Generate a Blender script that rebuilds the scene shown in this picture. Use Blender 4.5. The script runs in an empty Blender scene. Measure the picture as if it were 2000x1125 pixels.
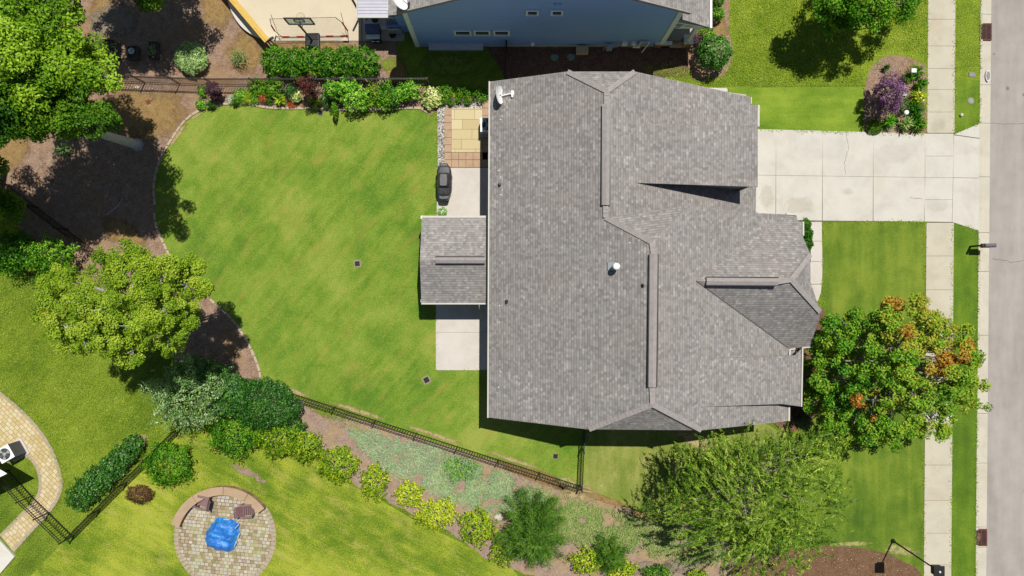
import bpy, math, random
import numpy as np
from mathutils import Vector, noise as mnoise
D = bpy.data
sc = bpy.context.scene
COL = sc.collection
R = math.radians
# ------------------------------------------------------------------ camera, world, sun
H = 40.0
cam = D.cameras.new("camera"); cam.sensor_width = 36; cam.lens = 24.0
cam.clip_start = 0.5; cam.clip_end = 600
co = D.objects.new("camera", cam); COL.objects.link(co); co.location = (0, 0, H); co.rotation_euler = (0, 0, 0)
sc.camera = co
SUN = Vector((0.18, 0.37, 1.0)).normalized()
elev = math.asin(SUN.z); az = math.atan2(SUN.x, SUN.y)
w = D.worlds.new("World"); sc.world = w; w.use_nodes = True
nt = w.node_tree; bg = nt.nodes["Background"]
sky = nt.nodes.new("ShaderNodeTexSky"); sky.sky_type = 'NISHITA'; sky.sun_disc = False
sky.sun_elevation = elev; sky.sun_rotation = az; sky.air_density = 1.0; sky.dust_density = 0.5
nt.links.new(sky.outputs[0], bg.inputs[0]); bg.inputs[1].default_value = 0.055
sl = D.lights.new("sun", 'SUN'); sl.energy = 5.0; sl.angle = R(0.5); sl.color = (1.0, 0.965, 0.90)
so = D.objects.new("sun", sl); COL.objects.link(so)
so.rotation_euler = SUN.to_track_quat('Z', 'Y').to_euler(); so.location = (10, 30, 60)
sc.view_settings.view_transform = 'Standard'; sc.view_settings.look = 'None'
sc.view_settings.exposure = -0.04; sc.view_settings.gamma = 1.0
# ------------------------------------------------------------------ helpers
def P(px, py, z=0.0):
    k = 0.03 * (1 - z / H)
    return ((px - 1000) * k, (562.5 - py) * k, z)
def plane(A, B, C=0.0):
    def f(px, py):
        k = (px - 1000) * .03; m = (562.5 - py) * .03
        z = (A + B * k + C * m) / (1 + (B * k + C * m) / H)
        return P(px, py, z)
    return f
def finish(o, parent, label=None, cat=None, group=None, kind=None):
    COL.objects.link(o)
    if parent is not None: o.parent = parent
    if label: o['label'] = label
    if cat: o['category'] = cat
    if group: o['group'] = group
    if kind: o['kind'] = kind
    return o
class MB:
    def __init__(s): s.v = []; s.f = []; s.uv = {}; s.m = []
    def add(s, vs, fs, mi=0):
        b = len(s.v); s.v += [tuple(x) for x in vs]
        for f in fs: s.f.append(tuple(b + i for i in f)); s.m.append(mi)
        return s
    def box(s, c, d, rz=0.0, mi=0, tilt=None):
        x, y, z = d[0] / 2, d[1] / 2, d[2] / 2
        vs = [(-x, -y, -z), (x, -y, -z), (x, y, -z), (-x, y, -z), (-x, -y, z), (x, -y, z), (x, y, z), (-x, y, z)]
        if tilt:
            a, t = tilt; ct, st = math.cos(t), math.sin(t)
            if a == 'x': vs = [(p[0], p[1] * ct - p[2] * st, p[1] * st + p[2] * ct) for p in vs]
            else: vs = [(p[0] * ct + p[2] * st, p[1], -p[0] * st + p[2] * ct) for p in vs]
        cr, sr = math.cos(rz), math.sin(rz)
        vs = [(c[0] + p[0] * cr - p[1] * sr, c[1] + p[0] * sr + p[1] * cr, c[2] + p[2]) for p in vs]
        return s.add(vs, [(0, 3, 2, 1), (4, 5, 6, 7), (0, 1, 5, 4), (1, 2, 6, 5), (2, 3, 7, 6), (3, 0, 4, 7)], mi)
    def beam(s, a, b, wd, ht, mi=0):
        a = Vector(a); b = Vector(b); d = (b - a)
        if d.length < 1e-6: return s
        d.normalize(); up = Vector((0, 0, 1)) if abs(d.z) < .95 else Vector((0, 1, 0))
        sd = d.cross(up).normalized(); u = sd.cross(d).normalized()
        vs = []
        for q in (a, b):
            for (i, j) in ((-1, -1), (1, -1), (1, 1), (-1, 1)): vs.append(q + sd * (wd / 2 * i) + u * (ht / 2 * j))
        return s.add(vs, [(0, 1, 2, 3), (7, 6, 5, 4), (0, 4, 5, 1), (1, 5, 6, 2), (2, 6, 7, 3), (3, 7, 4, 0)], mi)
    def prism(s, poly, z0, z1, mi=0):
        n = len(poly)
        ar = sum(poly[i][0] * poly[(i + 1) % n][1] - poly[(i + 1) % n][0] * poly[i][1] for i in range(n))
        if ar < 0: poly = poly[::-1]
        vs = [(p[0], p[1], z0) for p in poly] + [(p[0], p[1], z1) for p in poly]
        fs = [tuple(range(n - 1, -1, -1)), tuple(range(n, 2 * n))]
        fs += [(i, (i + 1) % n, n + (i + 1) % n, n + i) for i in range(n)]
        return s.add(vs, fs, mi)
    def tube(s, pts, rad, n=6, mi=0, caps=True):
        pts = [Vector(p) for p in pts]; m = len(pts)
        if not hasattr(rad, '__len__'): rad = [rad] * m
        vs = []; prev = None
        for i, p in enumerate(pts):
            d = (pts[min(i + 1, m - 1)] - pts[max(i - 1, 0)]).normalized()
            ref = prev if prev is not None else (Vector((1, 0, 0)) if abs(d.x) < .9 else Vector((0, 1, 0)))
            u = (ref - d * ref.dot(d))
            if u.length < 1e-4: u = d.orthogonal()
            u.normalize(); v = d.cross(u); prev = u
            for k in range(n):
                a = 2 * math.pi * k / n; vs.append(p + (u * math.cos(a) + v * math.sin(a)) * rad[i])
        fs = []
        for i in range(m - 1):
            for k in range(n):
                k2 = (k + 1) % n; fs.append((i * n + k, i * n + k2, (i + 1) * n + k2, (i + 1) * n + k))
        if caps: fs += [tuple(range(n - 1, -1, -1)), tuple((m - 1) * n + k for k in range(n))]
        return s.add(vs, fs, mi)
    def lathe(s, c, prof, n=20, sx=1, sy=1, mi=0):
        vs = []; m = len(prof)
        for r, z in prof:
            for k in range(n):
                a = 2 * math.pi * k / n; vs.append((c[0] + r * sx * math.cos(a), c[1] + r * sy * math.sin(a), c[2] + z))
        fs = []
        for i in range(m - 1):
            for k in range(n):
                k2 = (k + 1) % n; fs.append((i * n + k, i * n + k2, (i + 1) * n + k2, (i + 1) * n + k))
        fs += [tuple(range(n - 1, -1, -1)), tuple((m - 1) * n + k for k in range(n))]
        return s.add(vs, fs, mi)
    def obj(s, name, mat, parent=None, org=(0, 0, 0), smooth=False, bevel=0, **kw):
        me = D.meshes.new(name)
        me.from_pydata([(v[0] - org[0], v[1] - org[1], v[2] - org[2]) for v in s.v], [], s.f)
        for m_ in (mat if isinstance(mat, (list, tuple)) else [mat]): me.materials.append(m_)
        for i, p in enumerate(me.polygons): p.material_index = s.m[i]; p.use_smooth = smooth
        me.update(); o = D.objects.new(name, me)
        if parent is None: o.location = org
        if bevel:
            b = o.modifiers.new("bevel", 'BEVEL'); b.width = bevel; b.segments = 2; b.limit_method = 'ANGLE'
        return finish(o, parent, **kw)
class Thing:
    def __init__(s, name, label, cat, loc, group=None):
        s.o = D.objects.new(name, None); s.o.location = loc; s.loc = tuple(loc); s.o.empty_display_size = .2
        finish(s.o, None, label, cat, group)
    def part(s, name, mb, mat, parent=None, **kw):
        return mb.obj(name, mat, parent or s.o, s.loc, **kw)
def dupe(root, loc, rz=0, label=None):
    r = root.copy(); COL.objects.link(r); r.location = loc; r.rotation_euler = (0, 0, rz)
    if label: r['label'] = label
    for ch in list(root.children):
        c = ch.copy(); COL.objects.link(c); c.parent = r
        for g in list(ch.children):
            d = g.copy(); COL.objects.link(d); d.parent = c
    return r
def smooth_line(pts, closed=False, n=6):
    out = []; m = len(pts)
    rng_ = range(m) if closed else range(m - 1)
    g = lambda i: pts[i % m] if closed else pts[max(0, min(m - 1, i))]
    for i in rng_:
        p0, p1, p2, p3 = g(i - 1), g(i), g(i + 1), g(i + 2)
        for k in range(n):
            t = k / n; t2 = t * t; t3 = t2 * t
            out.append(tuple(.5 * (2 * p1[j] + (p2[j] - p0[j]) * t + (2 * p0[j] - 5 * p1[j] + 4 * p2[j] - p3[j]) * t2 + (3 * p1[j] - p0[j] - 3 * p2[j] + p3[j]) * t3) for j in (0, 1)))
    if not closed: out.append(tuple(pts[-1][:2]))
    return out
def W(pts, z=0.0): return [P(a, b, z)[:2] for a, b in pts]
def rough(poly, amp, seed=0, step=.25):
    out = []; n = len(poly)
    for i in range(n):
        a = Vector(poly[i]); b = Vector(poly[(i + 1) % n]); L = (b - a).length; k = max(1, int(L / step))
        for j in range(k):
            q = a.lerp(b, j / k); d = (b - a).normalized() if L > 0 else Vector((1, 0)); nn = Vector((-d.y, d.x))
            f = mnoise.noise(Vector((q.x * 2.1, q.y * 2.1, seed))) + .6 * mnoise.noise(Vector((q.x * 6, q.y * 6, seed + 5)))
            q = q + nn * f * amp; out.append((q.x, q.y))
    return out
def sheet(name, poly, z, mat, thick=0.0, **kw):
    m = MB()
    if thick: m.prism(poly, z - thick, z)
    else: m.add([(p[0], p[1], z) for p in poly], [tuple(range(len(poly)))])
    o = m.obj(name, mat, kind='structure', **kw)
    if o.data.polygons[0].normal.z < 0 and not thick: o.data.flip_normals()
    return o
def patch(name, poly, z, mat, kind='structure', label=None):
    """ragged-edged patch of another ground material: attribute 'fade' is 1 inside and 0 at the rim"""
    n = len(poly); cx = sum(p[0] for p in poly) / n; cy = sum(p[1] for p in poly) / n
    rings = (0, .35, .6, .8, 1.0); vs = [(cx, cy, z)]; fd = [1.0]
    for r in rings[1:]:
        for p in poly: vs.append((cx + (p[0] - cx) * r, cy + (p[1] - cy) * r, z)); fd.append(min(1, (1 - r) / .55))
    fs = [(0, 1 + i, 1 + (i + 1) % n) for i in range(n)]
    for k in range(3):
        a = 1 + k * n; b = a + n
        fs += [(a + i, b + i, b + (i + 1) % n, a + (i + 1) % n) for i in range(n)]
    m = MB().add(vs, fs); o = m.obj(name, mat, kind=kind, label=label)
    at = o.data.attributes.new('fade', 'FLOAT', 'POINT'); at.data.foreach_set('value', fd)
    if o.data.polygons[0].normal.z < 0: o.data.flip_normals()
    return o
# ------------------------------------------------------------------ node helpers
def newmat(name):
    m = D.materials.new(name); m.use_nodes = True; nt = m.node_tree
    return m, nt, nt.nodes['Principled BSDF']
class NT:
    def __init__(s, nt): s.nt = nt
    def n(s, t, **kw):
        x = s.nt.nodes.new('ShaderNode' + t)
        for k, v in kw.items(): setattr(x, k, v)
        return x
    def lk(s, a, b): s.nt.links.new(a, b)
    def val(s, sock, v):
        if isinstance(v, (int, float)): sock.default_value = v
        elif isinstance(v, (tuple, list)): sock.default_value = tuple(v) + ((1,) if len(v) == 3 and len(sock.default_value) == 4 else ())
        else: s.lk(v, sock)
    def math(s, op, a, b=0.0, c=None, clamp=False):
        x = s.n('Math', operation=op, use_clamp=clamp); s.val(x.inputs[0], a); s.val(x.inputs[1], b)
        if c is not None: s.val(x.inputs[2], c)
        return x.outputs[0]
    def mix(s, f, a, b, mode='MIX'):
        x = s.n('Mix', data_type='RGBA', blend_type=mode); s.val(x.inputs[0], f); s.val(x.inputs[6], a); s.val(x.inputs[7], b)
        return x.outputs[2]
    def noise(s, vec, scale, detail=3, rough=.55, dist=0.0):
        x = s.n('TexNoise'); s.lk(vec, x.inputs['Vector']); x.inputs['Scale'].default_value = scale
        x.inputs['Detail'].default_value = detail; x.inputs['Roughness'].default_value = rough; x.inputs['Distortion'].default_value = dist
        return x.outputs['Fac']
    def ramp(s, f, stops, interp='LINEAR'):
        x = s.n('ValToRGB'); x.color_ramp.interpolation = interp; s.lk(f, x.inputs[0]); e = x.color_ramp.elements
        while len(e) < len(stops): e.new(.5)
        for i, (p, c) in enumerate(stops):
            e[i].position = p; e[i].color = (c, c, c, 1) if isinstance(c, (int, float)) else tuple(c) + (1,)
        return x.outputs[0]
    def pos(s, rot=0.0, sc_=(1, 1, 1), loc=(0, 0, 0)):
        g = s.n('NewGeometry'); m = s.n('Mapping'); s.lk(g.outputs['Position'], m.inputs[0])
        m.inputs['Rotation'].default_value = (0, 0, rot); m2 = s.n('Mapping'); s.lk(m.outputs[0], m2.inputs[0])
        m2.inputs['Scale'].default_value = sc_; m2.inputs['Location'].default_value = loc
        return m2.outputs[0]
    def cells(s, u, v, wd, ht, jit=.5):
        """running-bond cells: returns random value, distance-to-row-edge and to-column-edge (0..1 inside the cell)"""
        vv = s.math('DIVIDE', v, ht); row = s.math('FLOOR', vv); fv = s.math('FRACT', vv)
        wr = s.n('TexWhiteNoise', noise_dimensions='1D'); s.lk(row, wr.inputs['W'])
        off = s.math('MULTIPLY', wr.outputs['Value'], jit * 2)
        uu = s.math('ADD', s.math('DIVIDE', u, wd), off); colm = s.math('FLOOR', uu); fu = s.math('FRACT', uu)
        cb = s.n('CombineXYZ'); s.lk(colm, cb.inputs[0]); s.lk(row, cb.inputs[1])
        wn = s.n('TexWhiteNoise', noise_dimensions='2D'); s.lk(cb.outputs[0], wn.inputs['Vector'])
        return wn.outputs['Value'], fv, fu, cb.outputs[0]
def sr(r, g=None, b=None):
    if g is None: g = b = r
    f = lambda c: ((c / 255) / 12.92 if c / 255 <= .04045 else ((c / 255 + .055) / 1.055) ** 2.4)
    return (f(r), f(g), f(b))
K = 0.74      # albedo seen in the sunlit photo tones
def al(r, g, b, k=K): return tuple(min(.92, c * k) for c in sr(r, g, b))
def simple(name, c, rough=.6, var=.08, scale=6.0, metal=0.0, spec=.4, bump=0.0):
    m, nt, bs = newmat(name); t = NT(nt); p = t.pos()
    f = t.noise(p, scale, 4)
    lo = tuple(x * (1 - var) for x in c); hi = tuple(min(1, x * (1 + var)) for x in c)
    t.lk(t.ramp(f, [(.3, lo), (.7, hi)]), bs.inputs['Base Color'])
    bs.inputs['Roughness'].default_value = rough; bs.inputs['Metallic'].default_value = metal
    bs.inputs['Specular IOR Level'].default_value = spec
    if bump:
        b = t.n('Bump'); b.inputs['Strength'].default_value = bump; b.inputs['Distance'].default_value = .01
        t.lk(t.noise(p, scale * 6, 3), b.inputs['Height']); t.lk(b.outputs[0], bs.inputs['Normal'])
    return m
def lawn(name, cols, rot=0.0, stripe=0.0, sw=1.0, seed=0.0, coarse=.5, fleck=0.0, dry=0.0, drycol=None, wid=.17, dst=.4):
    """cols: dark, mid, light. mottled turf with mowing streaks"""
    m, nt, bs = newmat(name); t = NT(nt)
    p = t.pos(loc=(seed, seed * .7, 0)); ps = t.pos(rot=rot, sc_=(1, .22, 1), loc=(seed, 0, 0))
    big = t.noise(p, .16, 3, .6, .4); mid = t.noise(p, .75, 6, .68, .5); fine = t.noise(p, 14, 3, .7); vf = t.noise(p, 55, 2, .7)
    st = t.noise(ps, 1.1 / sw, 3, .6)
    f = t.math('ADD', t.math('MULTIPLY', big, .6), t.math('MULTIPLY', mid, .4))
    f = t.math('ADD', f, t.math('MULTIPLY', t.math('SUBTRACT', st, .5), stripe))
    mw = t.noise(t.pos(rot=rot, sc_=(1, .035, 1), loc=(seed * 2, 1, 0)), 2.6, 2, .5)
    f = t.math('ADD', f, t.math('MULTIPLY', t.math('SUBTRACT', mw, .5), .14))
    cols = [tuple(min(.9, x * k_ + .004) for x, k_ in zip(c_, (1.03, 1.0, 1.0))) for c_ in cols]
    f = t.math('ADD', f, t.math('MULTIPLY', t.math('SUBTRACT', fine, .5), coarse))
    f = t.math('ADD', f, t.math('MULTIPLY', t.math('SUBTRACT', vf, .5), coarse * 1.1))
    c = t.ramp(f, [(.5 - wid, cols[0]), (.5, cols[1]), (.5 + wid, cols[2])])
    if dry:
        d = t.ramp(t.math('ADD', t.noise(t.pos(rot=rot, sc_=(1, dst, 1), loc=(seed + 9, 3, 0)), 1.3, 5, .7), t.math('MULTIPLY', t.math('SUBTRACT', fine, .5), .25)), [(.52, 0.0), (.68, 1.0)])
        c = t.mix(t.math('MULTIPLY', d, dry), c, drycol)
    if fleck:
        vo = t.n('TexVoronoi'); t.lk(p, vo.inputs['Vector']); vo.inputs['Scale'].default_value = 1.3
        d = t.math('LESS_THAN', vo.outputs['Distance'], .04)
        c = t.mix(t.math('MULTIPLY', d, fleck), c, (.75, .78, .6))
    t.lk(c, bs.inputs['Base Color']); bs.inputs['Roughness'].default_value = .75; bs.inputs['Specular IOR Level'].default_value = .15
    b = t.n('Bump'); b.inputs['Strength'].default_value = .75; b.inputs['Distance'].default_value = .05
    t.lk(t.math('ADD', t.noise(p, 26, 3, .8), t.math('MULTIPLY', t.noise(p, 7, 3, .7), .7)), b.inputs['Height']); t.lk(b.outputs[0], bs.inputs['Normal'])
    return m
def litter(name, cols, scale=22, var=.5, patchcol=None, pscale=.5, fade=False, thr=.35, chips=.0, amax=1.0):
    """mulch, straw, gravel: small chips of several tones"""
    m, nt, bs = newmat(name); t = NT(nt); p = t.pos()
    vo = t.n('TexVoronoi'); t.lk(p, vo.inputs['Vector']); vo.inputs['Scale'].default_value = scale
    sx = t.n('SeparateColor'); t.lk(vo.outputs['Color'], sx.inputs[0])
    f = t.math('ADD', t.math('MULTIPLY', sx.outputs[0], var), t.math('MULTIPLY', t.noise(p, 2.2, 5, .65), 1 - var))
    f = t.math('ADD', f, t.math('MULTIPLY', t.math('SUBTRACT', t.noise(p, 60, 2), .5), .4))
    k = len(cols); c = t.ramp(f, [(.2 + .6 * i / (k - 1), cols[i]) for i in range(k)])
    if patchcol is not None:
        pf = t.ramp(t.noise(p, pscale, 5, .65, .4), [(.48, 0.0), (.62, 1.0)]); c = t.mix(pf, c, t.mix(.5, c, patchcol))
    if chips:
        ch = t.math('GREATER_THAN', sx.outputs[1], 1 - chips); c = t.mix(ch, c, (.62, .55, .45))
    t.lk(c, bs.inputs['Base Color']); bs.inputs['Roughness'].default_value = .9; bs.inputs['Specular IOR Level'].default_value = .1
    b = t.n('Bump'); b.inputs['Strength'].default_value = .9; b.inputs['Distance'].default_value = .03
    t.lk(t.math('ADD', sx.outputs[2], t.noise(p, 40, 2)), b.inputs['Height']); t.lk(b.outputs[0], bs.inputs['Normal'])
    if fade:
        a = t.n('Attribute', attribute_name='fade'); ff = t.math('ADD', a.outputs['Fac'], t.math('MULTIPLY', t.math('SUBTRACT', t.noise(p, 3.0, 8, .8), .5), 2.6))
        al_ = t.ramp(ff, [(thr, 0.0), (thr + .5, amax)]); t.lk(al_, bs.inputs['Alpha'])
    return m
def leafmat(name, cols, trans=.16, rough=.55, spec=.18):
    cols = [tuple(min(.85, x * 1.22) for x in c) for c in cols]
    m, nt, bs = newmat(name); t = NT(nt)
    a = t.n('Attribute', attribute_name='tint')
    k = len(cols); c = t.ramp(a.outputs['Fac'], [(i / (k - 1), cols[i]) for i in range(k)])
    t.lk(c, bs.inputs['Base Color']); bs.inputs['Roughness'].default_value = rough; bs.inputs['Specular IOR Level'].default_value = spec
    tr = t.n('BsdfTranslucent'); t.lk(t.mix(.35, c, (.35, .5, .05)), tr.inputs['Color'])
    mx = t.n('MixShader'); mx.inputs[0].default_value = trans
    t.lk(bs.outputs[0], mx.inputs[1]); t.lk(tr.outputs[0], mx.inputs[2]); t.lk(mx.outputs[0], nt.nodes['Material Output'].inputs['Surface'])
    return m
# ------------------------------------------------------------------ foliage
rg = np.random.default_rng(7)
def unit(a): return a / np.maximum(1e-6, np.linalg.norm(a, axis=1, keepdims=True))
def leaf_obj(name, pts, nrm, L, Wd, tint, mat, parent, org, axis=None, jit=.7, bend=.25, **kw):
    n = len(pts); nn = unit(nrm + rg.normal(0, jit, (n, 3)))
    ax = rg.normal(0, 1, (n, 3)) if axis is None else axis + rg.normal(0, .25, (n, 3))
    t = unit(ax - nn * np.sum(ax * nn, 1, keepdims=True)); b = np.cross(nn, t)
    L = np.broadcast_to(L, n)[:, None] * rg.uniform(.7, 1.25, (n, 1)); Wd = np.broadcast_to(Wd, n)[:, None] * rg.uniform(.75, 1.2, (n, 1))
    v = np.empty((n, 4, 3)); c = pts - np.array(org)
    v[:, 0] = c - t * L * .5; v[:, 1] = c + b * Wd * .5 + nn * Wd * bend; v[:, 2] = c + t * L * .5; v[:, 3] = c - b * Wd * .5 + nn * Wd * bend
    me = D.meshes.new(name); me.vertices.add(n * 4); me.vertices.foreach_set('co', v.reshape(-1).astype(np.float32))
    me.loops.add(n * 4); me.loops.foreach_set('vertex_index', np.arange(n * 4, dtype=np.int32))
    me.polygons.add(n); me.polygons.foreach_set('loop_start', np.arange(0, n * 4, 4, dtype=np.int32))
    try: me.polygons.foreach_set('loop_total', np.full(n, 4, dtype=np.int32))
    except Exception: pass
    me.update(calc_edges=True)
    at = me.attributes.new('tint', 'FLOAT', 'FACE'); at.data.foreach_set('value', np.clip(tint, 0, 1).astype(np.float32))
    me.materials.append(mat); o = D.objects.new(name, me)
    if parent is None: o.location = org
    return finish(o, parent, **kw)
def rdir(n, up=0.0):
    d = unit(rg.normal(0, 1, (n, 3)))
    if up: d[:, 2] = np.abs(d[:, 2]) * up + d[:, 2] * (1 - up)
    return unit(d)
def tree(name, label, base, lobes, mat, leaf=.14, dens=1.0, tr=.16, group=None, cat='tree', tf=None, crs=.5, flat=.6, barkm=None, clump=6.0, up=.7, fallen=None, lw=.62, vis=.55, lowd=.8):
    bx, by, _ = P(*base); T = Thing(name, label, cat, (bx, by, 0), group)
    pts = []; nrm = []; tint = []; br = MB()
    cs = [(np.array(P(a, b, z)), r * .03 * (1 - z / H)) for a, b, r, z in lobes]
    low = len(cs); dz_ = lambda c: min(1.5, c[2] * .3); cs += [(np.array((c[0] * (kk := 1 + dz_(c) / (H - c[2]) * .9), c[1] * kk, c[2] - dz_(c))), r * .85) for c, r in list(cs)]
    zt = max(c[2] for c, _ in cs) * .8; m = np.mean([c for c, _ in cs], 0)
    top = np.array((bx * .75 + m[0] * .25, by * .75 + m[1] * .25, zt))
    b0 = np.array((bx, by, -.05)); w1 = rg.normal(0, .12, 3); path = [b0, b0 * .62 + top * .38 + w1 * (1, 1, 0), b0 * .3 + top * .7 - w1 * (1, 1, 0), top]
    trunk = MB().tube([b0] + [b0 + (0, 0, .25)] + path[1:], [tr * 1.7, tr * 1.1, tr * .85, tr * .55, tr * .2], 9)
    for ci, (c, r) in enumerate(cs):
        s0 = path[1] * (1 - (k := rg.uniform(.1, .9))) + path[2] * k
        mid = (s0 + c) / 2 + np.array((0, 0, .15 * r)) + rg.normal(0, .12, 3)
        br.tube([s0, mid, c], [tr * .42, tr * .28, tr * .12], 5)
        nc = max(3, int(clump * (1.7 if ci < low else lowd) * r * r)); ctint = rg.uniform(.25, .75)
        d = rdir(nc, .75); rad = rg.uniform(.25, 1, nc) ** .5 * (1 + .18 * np.sin(3 * np.arctan2(d[:, 1], d[:, 0]) + ci))
        cc = c + d * (rad * r * .88)[:, None] * np.array((1, 1, flat)) + rg.normal(0, 1, (nc, 3)) * (0, 0, .3)
        for j in range(nc):
            rc = crs * rg.uniform(.6, 1.25); nl = int(dens * 240 * rc * rc / (leaf * leaf * 12) * rg.uniform(.6, 1.2))
            q = rdir(nl) * (rg.uniform(0, 1, (nl, 1)) ** .4) * rc * np.array((1, 1, .55)); p_ = cc[j] + q
            ct = ctint * .4 + rg.uniform(0, 1) * .45 + .1
            if tf: ct = tf(cc[j], c, ct)
            pts.append(p_); nrm.append(unit(q + 1e-4) * .6 + d[j] * .35 + np.array((0, 0, up))); tint.append(np.clip(rg.normal(ct, .10, nl), 0, 1))
            if rg.uniform() < vis * .5: br.tube([c, (c + cc[j]) / 2 + rg.normal(0, .08, 3), cc[j] + d[j] * rc * .5], [tr * .13, tr * .09, .012], 4)
    T.part('trunk', trunk, barkm or M['bark'], smooth=True)
    T.part('branches', br, barkm or M['bark'])
    leaf_obj('crown', np.concatenate(pts), np.concatenate(nrm), leaf, leaf * lw, np.concatenate(tint), mat, T.o, T.loc)
    return T
def dome_points(n, rx, ry, h, rough_=.16, seed=0, low=-.25):
    d = rdir(n, .8); d[:, 2] = np.where(d[:, 2] < low, -d[:, 2], d[:, 2]); d = unit(d)
    ph = np.arctan2(d[:, 1], d[:, 0]); s = seed
    bump = 1 + rough_ * (np.sin(5 * ph + s + 4 * d[:, 2]) * .5 + np.sin(9 * ph - 2 * s + 9 * d[:, 2]) * .5 + .5 * np.sin(17 * d[:, 0] + 3 * s) * np.sin(15 * d[:, 1]))
    rad = bump * rg.uniform(.62, 1.04, n) ** .6
    p = d * rad[:, None] * np.array((rx, ry, h * .55)); p[:, 2] += h * .45
    return p, d
def shrub(name, label, c, rpx, h, mat, leaf=.09, dens=1.0, ry=None, rot=0.0, group=None, cat='shrub', tint=(.5, .18), rough_=.16, lw=.6, zc=None, jit=.55):
    """c: pixel where the middle of the crown shows; built where it stands"""
    zc = h * .5 if zc is None else zc
    bx, by, _ = P(c[0], c[1], zc); k = .03 * (1 - zc / H); rx = rpx * k; ryw = (ry or rpx) * k
    T = Thing(name, label, cat, (bx, by, 0), group)
    area = 2.6 * (rx * ryw + (rx + ryw) * h * .35); n = int(dens * area / (leaf * leaf * lw * .5) * 2.0); n = max(60, min(n, 14000))
    p, d = dome_points(n, rx, ryw, h, rough_, rg.uniform(0, 6)); p[:, 2] = np.maximum(p[:, 2], .03)
    cr, s_ = math.cos(rot), math.sin(rot); p = np.stack([p[:, 0] * cr - p[:, 1] * s_, p[:, 0] * s_ + p[:, 1] * cr, p[:, 2]], 1) + np.array((bx, by, 0))
    nz = np.array([mnoise.noise(Vector((a[0] * 3.0, a[1] * 3.0, a[2] * 3.0))) for a in p])
    leaf_obj('foliage', p, d * .8 + np.array((0, 0, .5)), leaf, leaf * lw, rg.normal(tint[0], tint[1], n) + nz * .35, mat, T.o, T.loc, jit=jit)
    st = MB()
    for i in range(5):
        a = rg.uniform(0, 6.28); st.tube([(bx + .03 * math.cos(a), by + .03 * math.sin(a), 0), (bx + rx * .3 * math.cos(a), by + ryw * .3 * math.sin(a), h * .4), (bx + rx * .62 * math.cos(a), by + ryw * .62 * math.sin(a), h * .68)], [.028, .02, .008], 5)
    T.part('stems', st, M['bark'])
    return T
def blade_plant(name, label, c, rpx, h, mat, n=60, wd=.035, cat='plant', group=None, tint=(.5, .2), flowers=None, fl=0, droop=.55, lean=(0, 0)):
    bx, by, _ = P(c[0], c[1], h * .5); r = rpx * .03
    V = []; F = []; ti = []
    for i in range(n):
        a = rg.uniform(0, 6.283); rr = r * rg.uniform(.35, 1.08); hh = h * rg.uniform(.55, 1.1); s = np.array((math.cos(a), math.sin(a))); pr = np.array((-s[1], s[0])) * wd * .5
        s0 = rg.normal(0, .12 * r, 2); t_ = np.clip(rg.normal(tint[0], tint[1]), 0, 1); b = len(V)
        for q, (f, zz, ww) in enumerate(((0, 0, .8), (.35, .75, 1.0), (.72, 1.0 - droop * .15, .8), (1.0, 1 - droop, .12))):
            cpt = s0 + s * rr * f + np.array(lean) * f
            V.append((bx + cpt[0] + pr[0] * ww, by + cpt[1] + pr[1] * ww, hh * zz + .02)); V.append((bx + cpt[0] - pr[0] * ww, by + cpt[1] - pr[1] * ww, hh * zz + .02))
        for q in range(3): F.append((b + 2 * q, b + 2 * q + 1, b + 2 * q + 3, b + 2 * q + 2)); ti.append(t_)
    T = Thing(name, label, cat, (bx, by, 0), group)
    o = T.part('leaves', MB().add(V, F), mat); at = o.data.attributes.new('tint', 'FLOAT', 'FACE'); at.data.foreach_set('value', ti)
    if flowers is not None and fl:
        m = MB()
        for i in range(fl):
            a = rg.uniform(0, 6.28); rr = r * rg.uniform(.1, .9); m.lathe((bx + rr * math.cos(a), by + rr * math.sin(a), h * rg.uniform(.85, 1.1)), [(.004, -.03), (.045, .0), (.05, .03), (.01, .035)], 6)
        T.part('flowers', m, flowers)
    return T
# ------------------------------------------------------------------ materials
M = {}
M['bark'] = simple('bark', al(165, 150, 140), .9, .25, 9, bump=.8)
M['bark_pale'] = simple('bark_pale', al(205, 200, 205), .9, .2, 9, bump=.6)
M['lawn_base'] = lawn('lawn_base', (al(72, 104, 20), al(106, 138, 28), al(146, 170, 50)), R(38), .35, 1.0, 3, .75)
M['lawn_back'] = lawn('lawn_back', (al(84, 130, 30), al(128, 160, 46), al(164, 178, 78)), R(40), .12, .45, 11, .5, fleck=.25, dry=.36, drycol=al(184, 160, 80), dst=.35, wid=.15)
M['lawn_front'] = lawn('lawn_front', (al(72, 108, 22), al(106, 136, 34), al(140, 160, 52)), R(0), .4, .8, 21, .35)
M['lawn_garage'] = lawn('lawn_garage', (al(88, 126, 24), al(124, 158, 38), al(158, 182, 58)), R(90), .4, .8, 25, .4)
M['lawn_side'] = lawn('lawn_side', (al(108, 134, 46), al(138, 154, 64), al(168, 172, 92)), R(0), .4, .6, 31, .4, fleck=.8, dry=.5, drycol=al(196, 186, 112))
M['lawn_neighbour'] = lawn('lawn_neighbour', (al(86, 118, 16), al(132, 158, 32), al(178, 194, 58)), R(75), .3, .6, 41, 1.1, fleck=.3)
M['lawn_south'] = lawn('lawn_south', (al(90, 126, 20), al(146, 166, 38), al(188, 196, 70)), R(118), .3, .6, 51, .7, dry=.6, drycol=al(196, 184, 96), wid=.13)
M['lawn_west'] = lawn('lawn_west', (al(72, 104, 14), al(114, 142, 28), al(158, 176, 56)), R(38), .3, .7, 61, 1.2)
M['lawn_verge'] = lawn('lawn_verge', (al(80, 116, 20), al(108, 142, 30), al(138, 164, 44)), R(0), .3, .8, 71, .4)
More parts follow.
